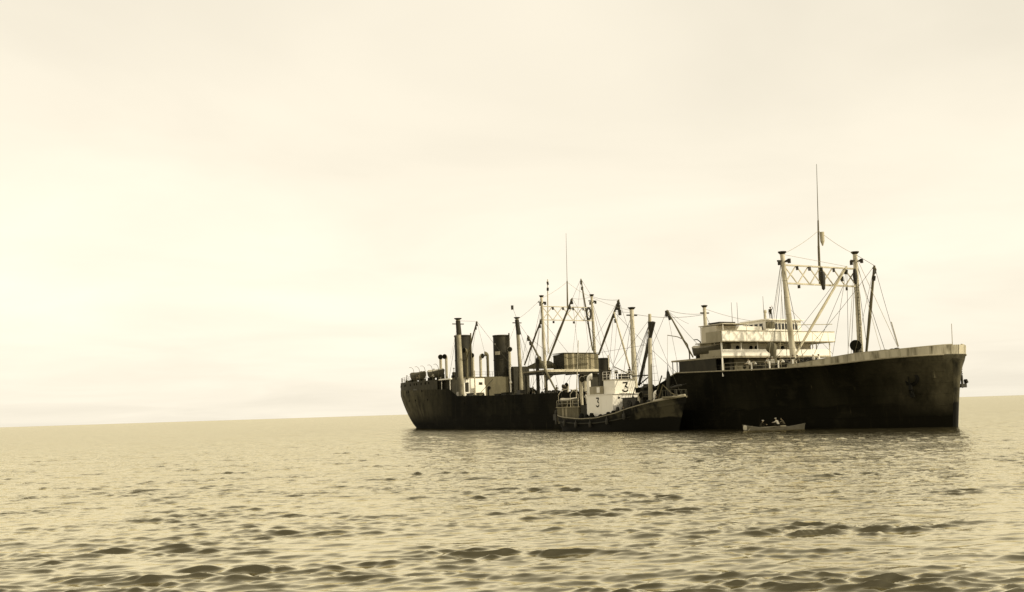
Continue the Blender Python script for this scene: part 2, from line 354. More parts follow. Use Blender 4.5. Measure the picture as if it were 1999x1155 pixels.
ss = sorted(set([0.0, .0012, .004, .009, .016, .025, .036, .05, .066, .085, .105, .13, .16, .19, .22] +
        [.22 + i*(.78-.22)/44 for i in range(45)] + [S_of(x) for x in (44.5, 48.5, 117.5, 122.5)] +
        [.80,.82,.84,.86,.875,.89,.905,.92,.932,.944,.955,.965,.973,.98,.986,.991,.9945,.997,.9988,1.0]))
hull = MB(); rows = []
for s in ss:
    zt = sheer(s); lv = [-2.5 + (zt+2.5)*i/17 for i in range(18)]
    r1 = [(HX(s, z), -max(HB(s, z), 0.02), z) for z in lv]
    r1 += [(HX(s, zt), -max(HB(s, zt)-.14, 0.01), zt), (HX(s, zt-1.1), -max(HB(s, zt-1.1)-.14, 0.01), zt-1.1)]
    rows.append(r1)
hull.grid(rows); hull.grid([[(x, -y, z) for x, y, z in r][::-1] for r in rows])
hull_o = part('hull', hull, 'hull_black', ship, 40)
part('stem_bar', MB().path([(xb(z)-.32, 0, z) for z in (-2, 0, 2.6, 4, 5, 6, 7, 7.7)], [.40, .40, .42, .46, .52, .60, .72, .9], 14), 'stem_highlight', hull_o)  # rounded bar added to carry the painted stem highlight
# decks
def deck_strip(name, x0, x1, z, m, parent, inset=.16, n=24, th=.08):
    rows = []
    for i in range(n+1):
        x = x0 + (x1-x0)*i/n; zz = z(x) if callable(z) else z; s = min(1, max(0, S_of(x, 8))); b = max(.02, HB(s, zz)-inset)
        rows.append([(x, -b, zz), (x, b, zz), (x, b, zz-th), (x, -b, zz-th)])
    return part(name, MB().grid(rows, True), m, parent)
deck_strip('poop_deck', 3.5, 40, 10.35, 'deck_wood', ship)
deck_strip('main_deck', 38, 119, 5.3, 'deck_wood', ship, n=40)
deck_strip('fore_deck', 119, 161, lambda x: 7.38, 'deck_wood', ship, n=40)
# sheer moulding along both sides
for sd in (-1, 1):
    m_ = MB(); m_.path([(HX(s, sheer(s)), sd*(HB(s, sheer(s))+.03), sheer(s)) for s in ss[3:-2] if HX(s, 8) > 118], .09, 6); part('sheer_moulding', m_, 'grey_paint', hull_o)
# poop upperworks with ports
def band(name, x0, x1, z0, z1, m, parent, out=.0, th=.14, n=40, z1b=None):
    mb = MB(); s0, s1 = S_of(x0), S_of(x1); rws = []
    L = [s0 + (s1-s0)*i/n for i in range(n+1)]
    if x0 < 5: L = sorted(set(L + [s for s in ss if s < .1 and s > s0]))
    if x1 > 155: L = sorted(set(L + [s for s in ss if s > .95 and s < s1]))
    for sd in (-1, 1):
        rws = []
        for s in L:
            a = z0(s) if callable(z0) else z0; b = z1(s) if callable(z1) else z1
            pr = [(a, out), (b, out), (b, out-th), (a, out-th)]
            rws.append([(HX(s, z), sd*max(.01, HB(s, z)+o), z) for z, o in pr])
        mb.grid(rws, True)
    return part(name, mb, m, parent)
poop = band('poop_upperworks', 1.95, 38.6, lambda s: sheer(s)+.01, lambda s: 10.95 - .45*min(1, s/.23), 'poop_paint', ship, out=-.05)
poop_bulk = part('poop_bulkhead', MB().box(38.2, 38.5, -9.7, 9.7, 5.3, 10.4), 'dark_paint', ship)
port_mesh = MB().lathe([(.30, -.02), (.30, .05), (.23, .06), (.22, .02), (.0, .02)], n=12).mesh('porthole'); port_mesh.materials.append(MAT['mouth_dark'])
def hull_port(x, z, parent, out=0.0, sc=1.0):
    s = S_of(x, z); e = .002
    a = Vector((HX(s-e, z), -HB(s-e, z), z)); b = Vector((HX(s+e, z), -HB(s+e, z), z)); nrm = (b-a).cross(Vector((0,0,1))).normalized()
    if nrm.y > 0: nrm = -nrm
    p = (a+b)/2 + nrm*out
    return sub('porthole', port_mesh, parent, p, nrm.to_track_quat('Z','Y').to_euler(), scale=(sc, sc, 1))
for x in (9, 12.5, 16.5, 18, 22, 25, 26.6, 29.5, 32, 34): hull_port(x, 10.0, poop, -.05)
for x in (12, 19, 20.6, 30): hull_port(x, 8.4, hull_o, 0, .9)
for x in (20, 25, 33, 52, 58, 64, 70, 76): hull_port(x, 5.2 if x > 40 else 6.4, hull_o, 0, .75)
# fore bulwark, weathered white
fore_top = [(142, 7.75), (146, 8.0), (148.2, 8.26), (151.4, 8.62), (154.4, 8.80), (157, 8.88), (159.1, 9.02), (160.9, 9.18), (162, 9.22)]
bul = band('fore_bulwark', 143.5, 161.0, lambda s: sheer(s)+.06, lambda s: interp(HX(s, 8), fore_top), 'bulwark_white', ship, out=.0, n=30)
for sd in (-1, 1):
    m_ = MB(); m_.path([(HX(s, 8), sd*(HB(s, 8.5)-.06), interp(HX(s, 8), fore_top)+.03) for s in [S_of(x) for x in (143.6, 146, 148, 150, 152, 154, 155.5, 157, 158.2, 159.2, 160, 160.5, 160.85)]], .08, 6); part('capping_rail', m_, 'grey_paint', bul)
# anchors
def anchor_mesh():
    a = MB(); a.bar((0,0,0), (0,0,-2.1), .22, .26); a.path([(-.95,0,-1.15),(-.62,0,-1.75),(0,0,-2.15),(.62,0,-1.75),(.95,0,-1.15)], [.10,.18,.24,.18,.10], 8)
    a.box(-.6,.6,-.3,.3,-2.3,-1.6)
    for sx in (-1, 1): a.poly_prism([(sx*.72,-.28,-1.55),(sx*1.05,-.28,-1.35),(sx*1.0,-.1,-.75),(sx*.8,-.1,-1.0)], (0,.5,0))
    a.path([(0,0,.0),(.18,0,.16),(0,0,.34),(-.18,0,.16),(0,0,0)], .05, 6); return a.mesh('anchor')
anc = anchor_mesh(); anc.materials.append(MAT['iron'])
def chain(mb, p, q, n, r=.14):
    p, q = Vector(p), Vector(q)
    for i in range(n):
        c = p + (q-p)*(i+.5)/n; L = (q-p).length/n*.62; t = (q-p).normalized(); u = Vector((1,0,0)) if i % 2 else Vector((0,1,0))
        mb.path([c-t*L, c+u*r, c+t*L, c-u*r, c-t*L], .045, 5, False)
o = sub('anchor', anc, ship, (158.83, 3.0, 5.8), (0,0,R(75)), scale=(.62,1.0,.62)); o['label'] = 'dark anchor hanging from its chain under the port bow flare'
c_ = MB(); chain(c_, (158.86, 3.0, 6.87), (158.83, 3.0, 5.86), 4); part('anchor_chain', c_, 'iron', ship)
# starboard anchor in its hawse with bolster plates
_sx = 157.0; _hy = -HB(S_of(_sx, 5.0), 5.0)
h_ = MB(); h_.lathe([(.85,-.3),(.95,.12),(.62,.28),(.5,.05),(.0,.05)], (_sx, _hy, 5.6), 14, (.32,-.94,-.1)); part('hawse_pipe', h_, 'iron_dark', hull_o)
anc2 = anc.copy(); anc2.materials.clear(); anc2.materials.append(MAT['iron_dark'])
sub('anchor', anc2, ship, (_sx+.1, _hy-.55, 5.5), (R(8),0,R(-55)), scale=(.9,.7,.9))
c_ = MB(); c_.box(158.75, 159.35, -2.3, -1.2, 5.55, 6.35); part('hawse_plate', c_, 'hull_black', hull_o)

# ---------------------------------------------------------------- aft: casing, funnels, ventilators
aft = part('engine_casing', MB().box(24, 42.2, -6.3, 6.3, 5.3, 10.9), 'brown_paint', ship)
part('house_side', MB().box(39, 42.4, -8.6, -5.75, 5.4, 10.3), 'dark_paint', ship)
wf = MB().box(42.25, 42.6, -5.7, -.6, 7.0, 10.55); part('house_front', wf, 'white_paint', ship)
part('house_front', MB().box(42.25, 42.75, -.55, 5.2, 5.4, 10.75), 'brown_paint', ship)
part('house_front', MB().box(42.25, 44.2, 5.7, 9.6, 5.4, 12.95), 'dark_paint', ship)
part('white_screen', MB().box(43.3, 43.45, -3.2, -.9, 6.2, 9.1), 'white_paint', ship)
part('white_screen', MB().box(43.9, 44.05, -8.0, -5.9, 6.4, 7.7), 'white_paint', ship)
for y in (-4.9, -1.6): part('house_door', MB().box(42.6, 42.68, y-.4, y+.4, 7.7, 9.7), 'dark_paint', ship)
part('awning_edge', MB().box(38.6, 44.5, -9.7, -9.2, 10.35, 10.62), 'white_paint', ship)
for x in (39.5, 43.8): part('awning_post', MB().tube((x,-9.4,8.2), (x,-9.4,10.35), .07), 'white_paint', ship)
def funnel(yc, hgt):
    f = MB(); r = 1.72
    f.lathe([(r*1.05, 0), (r*1.05, .5), (r, .55), (r, hgt-.35), (r*1.06, hgt-.32), (r*1.06, hgt), (r*.95, hgt), (r*.93, hgt-1.5), (.0, hgt-1.5)], (40.2, yc, 10.4), 28)
    fo = part('funnel', f, 'funnel_paint', ship)
    b = MB(); b.lathe([(r+.02, 0), (r+.06, .02), (r+.06, .22), (r+.02, .24)], (40.2, yc, 10.4+hgt*.42), 28); part('funnel_band', b, 'dark_paint', fo)
    w = MB(); w.tube((41.6, yc+1.35, 10.4), (41.6, yc+1.35, 10.4+hgt+.4), .16); part('steam_pipe', w, 'brown_paint', fo)
    return fo
fs_ = funnel(-4.55, 9.6); fp_ = funnel(4.85, 9.7)
fs_['label'] = 'dark starboard funnel behind the kingpost'; fp_['label'] = 'dark port funnel with a pale square patch'
pt = MB(); a0 = Vector((40.2, 4.85, 15.9))
rws = []
for zz in (0, .75):
    rws.append([(40.2+1.75*math.cos(t), 4.85+1.75*math.sin(t), 15.7+zz) for t in [R(-78+ i*6) for i in range(8)]])
part('pale_patch', MB().grid(rws), 'buff_paint', fp_)
part('funnel_light', MB().lathe([(.0,-.1),(.1,-.05),(.1,.05),(.0,.1)], (40.2+1.75*math.cos(R(-75)), 4.85+1.75*math.sin(R(-75)), 18.1), 8), 'white_paint', fp_)

def cowl_mesh(h, r, mouth):
    c = MB(); pts = [(0,0,0),(0,0,h-mouth*1.5)]; rad = [r, r]
    for i in range(1, 7):
        t = i/6*math.pi/2; pts.append((mouth*.95*(1-math.cos(t)), 0, h-mouth*1.5+mouth*.95*math.sin(t))); rad.append(r + (mouth-r)*(i/6)**1.3)
    pts.append((mouth*1.15, 0, pts[-1][2])); rad.append(mouth*1.03)
    c.path(pts, rad, 14); me = c.mesh('ventilator')
    d = MB(); zc = pts[-1][2]; d.lathe([(.0,0),(mouth*.96,0),(mouth*.96,.03),(.0,.03)], (mouth*1.17, 0, zc), 14, (1,0,0)); dm = d.mesh('vent_mouth', smooth=0)  # dark disc across the mouth, painted as the shade inside the cowl
    dm.materials.append(MAT['mouth_dark'])
    return me, dm
COWL = {}
def cowl(base, top_z, r, mouth, m, face, parent=None, label=None):
    parent = parent or ship
    key = (round(top_z-base[2], 1), r, mouth, m)
    if key not in COWL:
        me, dm = cowl_mesh(top_z-base[2], r, mouth); me.materials.append(MAT[m]); COWL[key] = (me, dm)
    me, dm = COWL[key]
    o = sub('ventilator', me, parent, base, (0,0,R(face))); k = bpy.data.objects.new('vent_mouth', dm); scene.collection.objects.link(k); k.parent = o
    if label: o['label'] = label
    return o
# facing angles are measured from the bow: 0 looks forward, -60 out over the starboard bow
for p, t, face, mm in (((33.4, -6.8, 11.03), 16.01, -25, 'buff_paint'), ((35.1, -6.2, 10.95), 16.01, -60, 'buff_paint'),
                   ((40.27, -2.2, 10.45), 15.93, -45, 'buff_paint'), ((40.6, -0.5, 10.42), 15.77, 20, 'buff_paint'),
                   ((41.31, 0.9, 10.59), 16.21, -120, 'brown_paint'), ((42.74, 5.6, 11.03), 17.09, -20, 'buff_paint'), ((43.05, -5.0, 10.59), 16.85, -75, 'brown_paint')):
    cowl((p[0], p[1], 10.3), t, .30, .56, mm, face)
# aft kingposts with caps
def kingpost(base, top, r0, r1, m='buff_paint', cap=True, label=None):
    k = MB(); k.path([base, Vector(base).lerp(Vector(top), .5), top], [r0, (r0+r1)/2, r1], 14); o = part('kingpost', k, m, ship)
    if cap:
        c = MB(); t = Vector(top); c.lathe([(r1*.9,-.05),(r1*1.9,.25),(r1*1.9,.35),(r1*.6,.4),(.0,.42)], t, 12); c.bar(t+Vector((0,-r1*3,-.9)), t+Vector((0,r1*3,-.9)), .22, .2); part('mast_cap', c, 'dark_paint', o)
    for i in range(5):
        b = MB(); z = .22 + i*.14; b.lathe([(interp(z, ((0,r0),(1,r1)))+.02,-.06),(interp(z, ((0,r0),(1,r1)))+.04,0),(interp(z, ((0,r0),(1,r1)))+.02,.06)], Vector(base).lerp(Vector(top), z), 12, Vector(top)-Vector(base))
        part('mast_band', b, m, o)
    if label: o['label'] = label
    return o
kp = [kingpost((44.9,-7.2,5.3), (44.06, -7.3, 23.0), .58, .44, 'mast_sooty', label='tall aft kingpost in front of the starboard funnel'),
      kingpost((44.6, 7.4,5.3), (43.5, 7.3, 23.5), .46, .36, 'mast_sooty')]
sleeve = MB(); sleeve.path([(44.3,-7.25,19.8), (44.05, -7.3, 22.78)], [.56,.50], 14); part('mast_sleeve', sleeve, 'dark_paint', kp[0])
sleeve = MB(); sleeve.path([(44.0,7.35,20.0), (43.48, 7.3, 23.28)], [.52,.45], 14); part('mast_sleeve', sleeve, 'dark_paint', kp[1])
block_mesh = MB().box(-.16,.16,-.1,.1,-.26,.26).mesh('block', smooth=0); block_mesh.materials.append(MAT['iron'])
def boom(a, b, r=.2, m='boom_wood', label=None, blk=True):
    k = MB(); a, b = Vector(a), Vector(b); k.path([a, a.lerp(b,.45), b], [r*.8, r*1.1, r*.7], 10); k.lathe([(r*1.1,-.1),(r*1.25,0),(r*1.1,.1)], a.lerp(b,.97), 10, b-a)
    o = part('derrick_boom', k, m, ship)
    if blk:
        for q in (.98, .9): sub('block', block_mesh, o, a.lerp(b, q)+Vector((0,0,-.5)), (0,R(rnd.uniform(-15,15)),R(rnd.uniform(0,90))), scale=(1.2,1.2,1.2))
    if label: o['label'] = label
    return o
boom((43.88, -5.8, 13.39), (52.59, -7.0, 21.87), .17, 'boom_wood', 'derrick boom leaning beside the starboard funnel')
boom((69.59, -5.5, 11.97), (76.84, -5.6, 20.09), .17)
boom((77.17, -4.8, 12.11), (83.71, -3.0, 23.19), .21, 'boom_wood', 'long boom rising forward past the midship goalpost')
boom((84.17, -7.5, 6.85), (73.88, -7.0, 17.19), .19, 'boom_wood')
boom((77.38, 5.0, 14.18), (74.22, 5.0, 28.27), .16)
boom((80.2, 4.5, 13.23), (91.2, 2.0, 22.19), .21)
boom((107.56, -7.4, 8.29), (103.35, -7.4, 18.68), .14, 'boom_pale')
boom((64.05, 3.0, 14.47), (64.9, 3.0, 29.33), .12, 'boom_pale')
boom((119.94, -5.0, 10.31), (114.23, -5.0, 17.84), .14, 'boom_wood', 'thin boom slanting aft above the starboard lifeboat')

# ---------------------------------------------------------------- midships: platform, board house, goalpost
XP = 79.2
part('platform_fascia', MB().box(XP, XP+.15, -6.4, 6.3, 10.15, 10.62), 'buff_paint', ship)
part('platform_deck', MB().box(70.5, XP, -6.5, 6.4, 10.3, 10.58), 'deck_wood', ship)
pb = MB()
for y in (-6.2, -3.1, 0, 3.0, 6.1): pb.box(70.6, XP-.05, y-.1, y+.1, 9.85, 10.29)
pb.box(XP-.25, XP-.05, -6.05, 5.95, 9.8, 10.28); part('platform_beams', pb, 'dark_paint', ship)
for (x, y) in ((XP-.4,-6.1),(XP-.4,6.05),(71,-6.1),(71,6.05),(XP-.4, 3.2)): part('platform_post', MB().tube((x,y,5.3),(x,y,9.85),.16), 'dark_paint', ship)
for y, d in ((-5.95, 1), (3.05, -1)):
    part('knee_bracket', MB().poly_prism([(XP-.4,y,9.8),(XP-.4,y+d*1.7,9.8),(XP-.4,y,8.6)], (.12,0,0)), 'dark_paint', ship)
part('deck_locker', MB().box(74.5, 78.4, 3.35, 5.9, 5.3, 9.75), 'dark_paint', ship)
part('white_stanchion', MB().box(XP-.18, XP-.02, 5.95, 6.2, 5.4, 9.8), 'white_paint', ship)
# board house: each plank its own piece
bh = part('board_house', MB().box(74.6, 78.35, -2.0, 5.55, 10.6, 13.45), 'dark_paint', ship)
nb = 17; bwid = 7.55/nb
for i in range(nb):
    y0 = -2.0 + i*bwid; pale = i in (1, 4, 11, 13, 14)
    m_ = MB().box(78.36, 78.42 + rnd.uniform(0,.05), y0+.025, y0+bwid-.025, 10.66+rnd.uniform(-.05,.03), 13.5+rnd.uniform(-.06,.1)); part('plank', m_, 'board_pale' if pale else 'board', bh)
for i in range(8):
    x0 = 74.6 + i*.47; part('plank', MB().box(x0+.02, x0+.45, -2.08, -2.01, 10.66, 13.45), 'dark_paint', bh)  # starboard planks dark all over: that side's shadow painted in
part('roof_batten', MB().box(74.5, 78.6, -2.2, 5.7, 13.62, 13.72), 'board', bh)
c_ = MB(); c_.path([(78.52, -2+7.5*t, 13.0-.35*math.sin(math.pi*((t*3)%1))) for t in [i/18 for i in range(19)]], .03, 5); part('hanging_rope', c_, 'rope', bh)
# tarpaulin tent and gear left of the board house
tent = MB(); tent.poly_prism([(68.36, -4.5, 11.64),(73.41, -4.5, 12.52),(76.04, -4.5, 11.61),(76.0, -4.5, 10.95),(68.34, -4.5, 11.25)], (-.4,2.6,0)); part('tarpaulin_tent', tent, 'tarpaulin', ship)
cowl((75.8,-6.2,5.3), 13.01, .33, .5, 'dark_paint', 20)
cowl((86.9,-3.0,5.3), 8.93, .26, .5, 'buff_paint', -10)
# goalpost masts: builder used twice
def goalpost(tag_, xs, base_s, top_s, base_p, top_p, r0, r1, z_hi, z_lo, panels, m, chord):
    ps = kingpost(base_s, top_s, r0, r1, m); pp = kingpost(base_p, top_p, r0, r1, m)
    def at_z(b, t, z): b, t = Vector(b), Vector(t); return b.lerp(t, (z-b.z)/(t.z-b.z))
    tr = MB(); a1, a2 = at_z(base_s, top_s, z_hi), at_z(base_p, top_p, z_hi); b1, b2 = at_z(base_s, top_s, z_lo), at_z(base_p, top_p, z_lo)
    tr.bar(a1, a2, .22, chord); tr.bar(b1, b2, .22, chord); t = part('goalpost_truss', tr, m, ship)
    for i in range(panels):
        u, v = i/panels, (i+1)/panels
        for p, q in ((a1.lerp(a2,u), b1.lerp(b2,v)), (b1.lerp(b2,u), a1.lerp(a2,v))):
            part('brace', MB().bar(p, q, .1, .13), m, t)
        if i: sub('block', block_mesh, t, a1.lerp(a2,u)+Vector((.2,0,-.35)), (0,0,R(40*i)), scale=(1.0,1.0,1.0))
    for i in range(1, panels, 2): sub('block', block_mesh, t, b1.lerp(b2,i/panels)+Vector((.2,0,-.4)), (0,0,R(30*i)), scale=(1.0,1.0,.8))
    lad = MB(); q0, q1 = Vector(base_p), Vector(top_p); dd = Vector((.45,-.3,0))
    for k in (-.18, .18): lad.tube(q0+dd+Vector((0,k,0)), q0.lerp(q1,.75)+dd*.9+Vector((0,k,0)), .035, n=5)
    for i in range(26): c = q0.lerp(q1, .02+.73*i/26)+dd; lad.tube(c+Vector((0,-.18,0)), c+Vector((0,.18,0)), .025, n=4)
    part('ladder', lad, 'dark_paint', pp)
    for po, b_, t_ in ((ps, base_s, top_s), (pp, base_p, top_p)):
        b_, t_ = Vector(b_), Vector(t_)
        for dx in (-1, 1):
            br = MB(); j = b_.lerp(t_, .93); br.bar(j, j+Vector((dx*.9,.2,.35)), .12, .14); part('topping_bracket', br, 'dark_paint', po); sub('block', block_mesh, po, j+Vector((dx*.9,.2,.1)), (0,0,R(20)), scale=(1.1,1.1,1.1))
    return ps, pp, t
MB_S, MT_S = (77.6,-5.5,5.3), (76.95, -5.5, 24.09); MB_P, MT_P = (77.4,5.55,5.3), (76.94, 5.55, 24.58)
gp_m = goalpost('mid', 77, MB_S, MT_S, MB_P, MT_P, .33, .24, 22.39, 19.87, 5, 'buff_paint', .16)
tm = MB(); tm.path([(77.0, 0.04, 22.1), (77.0, 0.16, 27.34)], [.16,.12], 8); tm.path([(77.0, 0.16, 27.34), (77.0, 0.33, 36.46)], [.06,.03], 6); part('topmast', tm, 'boom_wood', ship)
coil = MB(); cc = Vector((77.6, 4.27, 21.15))
for r_ in (.75,.9): coil.path([cc+Vector((.1*r_, r_*.55*math.sin(t), r_*math.cos(t)*1.3)) for t in [i*math.pi/8 for i in range(17)]], .13, 6)
part('rope_coil', coil, 'iron', ship)
MF_S, TF_S = (141.79, -6.3, 7.73), (140.87, -6.3, 22.28); MF_P, TF_P = (140.71, 6.6, 8.79), (140.93, 6.7, 22.88)
MF_S = (MF_S[0], MF_S[1], 6.7); MF_P = (MF_P[0], MF_P[1], 6.7)
gp_f = goalpost('fore', 140.9, MF_S, TF_S, MF_P, TF_P, .40, .29, 20.88, 18.49, 6, 'buff_paint', .2)
fm = MB(); fm.path([(140.9, -0.05, 18.48), (140.9, 0.15, 23.67)], [.17,.15], 10); fm.path([(140.9, 0.15, 23.67), (140.9, 0.37, 27.12)], [.13,.10], 8); fm.path([(140.9, 0.37, 27.12), (140.9, 0.78, 34.8)], [.06,.03], 6); fmo = part('fore_topmast', fm, 'boom_wood', ship)
nest = MB(); nc = Vector((140.9, 0.57, 24.24)); nest.lathe([(.06,-.55),(.26,0),(.28,.1),(.30,1.3),(.26,1.3),(.24,.2),(.0,.2)], nc+Vector((.2,.12,0)), 14); part('crows_nest', nest, 'boom_pale', fmo)
lump = MB(); lc = Vector((140.9, 0.02, 19.23)); lump.lathe([(.0,-1.5),(.22,-1.3),(.3,-.3),(.34,.6),(.2,1.0),(.0,1.05)], lc+Vector((.3,.2,0)), 10); part('furled_sail', lump, 'iron', fmo)
lump = MB(); lc = Vector((140.9, 6.04, 19.79)); lump.lathe([(.0,-1.1),(.2,-.9),(.32,0),(.22,.9),(.0,1.1)], lc+Vector((.4,0,0)), 10); part('rope_coil', lump, 'iron', gp_f[1])
boom((141.38, -5.6, 9.31), (142.33, 3.5, 20.87), .17, 'boom_pale', 'pale boom slanting across the fore goalpost')
boom((142.64, 5.6, 9.34), (145.41, 5.2, 20.63), .2, 'boom_wood', 'dark upright boom forward of the fore goalpost')
kp2 = [kingpost((107.9,-7.1,5.3), (107.93, -7.1, 18.54), .44, .32, 'buff_paint', label='kingpost rising behind the catcher mast'), kingpost((108.5,7.0,5.3), (108.37, 7.0, 19.11), .38, .28, 'buff_paint', label='kingpost just aft of the bridge')]

# ---------------------------------------------------------------- bridge
bdk = part('boat_deck', MB().box(121.2, 132.3, -9.95, 9.95, 9.5, 9.72), 'grey_paint', ship)
low = part('lower_house', MB().box(123.0, 131.0, -7.6, 7.6, 6.7, 9.5), 'dark_paint', ship)
part('house_front', MB().box(131.05, 131.2, -6.9, 7.6, 6.75, 9.45), 'brown_paint', ship)
part('side_screen', MB().box(122.9, 130.9, -9.9, -9.82, 7.6, 9.5), 'dark_paint', ship)
for y in (-5.2, -2.6, -.2, 2.4): sub('porthole', port_mesh, low, (131.21, y, 8.3), (0, R(90), 0), scale=(.9,.9,1))
for x in (121.3, 122.3, 125, 127.5, 130): part('deck_post', MB().tube((x,-9.8,6.9), (x,-9.8,9.5), .06), 'dark_paint', ship)
part('deck_post', MB().tube((132.2,-9.85,7.0), (132.2,-9.85,13.0), .11), 'white_paint', ship, label='white corner post of the bridge front')
part('deck_post', MB().tube((132.2,9.85,7.0), (132.2,9.85,12.0), .09), 'white_paint', ship)
mid = part('cabin_block', MB().box(124.5, 130.2, -6.5, 8.2, 9.75, 11.6), 'house_grey', ship)
for y in (-5.4, -3.0, -2.0, .2, .9, 2.8, 4.7): sub('porthole', port_mesh, mid, (130.22, y, 10.98), (0, R(90), 0))
part('cabin_block', MB().box(127.0, 129.6, -9.4, -6.6, 9.75, 11.6), 'grey_paint', ship)
part('front_bulwark', MB().box(132.05, 132.2, -9.7, 9.8, 9.75, 10.62), 'white_paint', ship)
part('side_bulwark', MB().box(129.6, 132.0, -9.93, -9.82, 9.75, 10.6), 'grey_paint', ship)
bridge_deck = part('bridge_deck', MB().box(127.2, 132.9, -10.3, 10.3, 11.6, 11.72), 'grey_paint', ship)
dod = part('bridge_dodger', MB().box(132.75, 132.9, -10.2, 10.2, 11.73, 13.05), 'white_paint', ship)
part('dodger_rail', MB().box(132.72, 132.98, -10.25, 10.25, 13.06, 13.14), 'buff_paint', dod)
for y in (-9, -6, -3, 0, 3, 6, 9): part('dodger_batten', MB().box(132.91, 132.94, y-.04, y+.04, 11.75, 13.04), 'white_paint', dod)
for sd in (-1, 1): part('wing_screen', MB().box(129.6, 132.7, sd*10.24-.06, sd*10.24+.06, 11.73, 13.05), 'grey_paint', ship)
for y in (-6.3, -3.4, 3.5, 6.8): part('bridge_pillar', MB().tube((132.0,y,9.75), (132.0,y,11.6), .08), 'white_paint', ship)
for y in (-9.2, 9.5): part('bridge_pillar', MB().tube((130,y,9.75), (130,y,11.6), .08), 'white_paint', ship)
wh = part('wheelhouse', MB().box(126.5, 131.2, -1.0, 5.6, 11.73, 14.75), 'white_paint', ship)
part('wheelhouse_roof', MB().box(126.2, 131.6, -1.3, 5.9, 14.76, 14.92), 'white_paint', wh)
for i in range(7):
    y = .95 + i*.62
    part('window', MB().box(131.21, 131.25, y-.22, y+.22, 13.5, 14.35), 'glass', wh)
for i in range(4): part('window', MB().box(127.0+i*1.0, 127.6+i*1.0, -1.05, -1.01, 13.5, 14.35), 'glass', wh)
part('louvre_screen', MB().box(131.22, 131.34, -.95, .55, 13.65, 14.55), 'brown_paint', wh)
part('chart_house', MB().box(126.5, 130.8, -6.2, -1.35, 11.73, 13.9), 'white_paint', ship)
part('wing_awning', MB().box(127.5, 132.6, -9.8, -5.3, 14.0, 14.1), 'canvas', ship)
for (x, y) in ((132.4,-9.6),(132.4,-5.5),(127.7,-9.6)): part('awning_pillar', MB().tube((x,y,11.73),(x,y,14.0),.05), 'white_paint', ship)
part('awning_bundle', MB().box(128.5, 131, -8.9, -6.2, 14.25, 14.45), 'iron', ship)
part('wing_house', MB().box(128.0, 131.2, -9.75, -6.4, 11.73, 13.9), 'house_grey', ship)
for a, b in ((( 132.6,6.2,14.1),(132.6,10.2,14.2)), ((132.6,3.0,14.0),(132.6,6.2,14.1))): part('awning_spar', MB().tube(a, b, .05), 'wire_pale', ship)
for (x,y,h) in ((131,-1.0,3.2),(131.2,2.3,4.2),(129,-4,2.5),(129,-5,2.5)): part('signal_pole', MB().tube((x,y,14.0 if y < -3 else 14.9),(x,y,14.9+h),.04,.025,6), 'wire', ship)
comp = MB(); comp.lathe([(.16,0),(.14,.9),(.24,1.0),(.24,1.25),(.0,1.4)], (130.5,-.3,14.92), 12); part('compass_binnacle', comp, 'buff_paint', ship)
rail_seq = []
def railing(pts, h, parent, m, n_rails=3, step=1.6, name='railing'):
    r = MB()
    for p, q in zip(pts, pts[1:]):
        p, q = Vector(p), Vector(q); k = max(1, int((q-p).length/step))
        for i in range(k+1): c = p.lerp(q, i/k); r.tube(c, c+Vector((0,0,h)), .035, n=5)
        for j in range(n_rails): z = Vector((0,0,h*(j+1)/n_rails)); r.tube(p+z, q+z, .025, n=5)
    return part(name, r, m, parent)
railing([(HX(S_of(x),7.7), -HB(S_of(x),7.7)+.12, interp(x, SHEER)) for x in (132.6, 135, 137.5, 140, 142.5, 144.5)], 1.0, ship, 'wire_pale', 2, 2.4)
for x in (137.6, 140.6, 142.0, 144.2): part('rail_stanchion', MB().tube((x, -HB(S_of(x),7.6)+.1, 7.5), (x, -HB(S_of(x),7.6)+.1, 8.55), .09), 'white_paint', ship)
railing([(123,-9.8,7.9),(127,-9.8,7.85),(131.8,-9.8,7.8)], .7, ship, 'dark_paint', 2, 1.4)
railing([(HX(s,10.9), -HB(s,10.9)+.25, 10.9) for s in [S_of(x) for x in (3.2,4,6,9,13,18,24,30,36)]], 1.1, ship, 'brown_paint', 3, 2.0)
railing([(40,-6.2,10.95),(42.1,-6.2,10.95),(42.1,6.2,10.95)], 1.0, ship, 'dark_paint', 2, 1.5)
part('jackstaff', MB().tube((160.2,0,7.2),(160.4,0,11.6),.05,.03,6), 'wire_pale', ship)
# fore deck fittings
cowl((136.69, -5.0, 7.4), 10.95, .42, .72, 'brown_paint', 150)
cowl((142.29, 4.2, 7.4), 10.8, .42, .72, 'dark_paint', -50)
def winch(c, rz=0):
    w = MB(); cx, cy, cz = c
    w.box(cx-.9, cx+.9, cy-.7, cy-.55, cz, cz+1.1); w.box(cx-.9, cx+.9, cy+.55, cy+.7, cz, cz+1.1); w.lathe([(.5,-.55),(.5,-.45),(.28,-.4),(.28,.4),(.5,.45),(.5,.55)], (cx,cy,cz+.9), 14, (0,1,0))
    w.lathe([(.3,-.2),(.17,0),(.17,.2),(.3,.4)], (cx,cy-1.1,cz+.9), 12, (0,1,0)); w.lathe([(.3,-.2),(.17,0),(.17,.2),(.3,.4)], (cx,cy+.9,cz+.9), 12, (0,1,0))
    o = part('cargo_winch', w, 'iron', ship); b = MB(); b.lathe([(.22,-.4),(.22,.4)], (cx-.6,cy-.3,cz+1.3), 10, (1,0,0)); b.lathe([(.22,-.4),(.22,.4)], (cx-.6,cy+.3,cz+1.3), 10, (1,0,0)); part('winch_cylinder', b, 'iron', o)
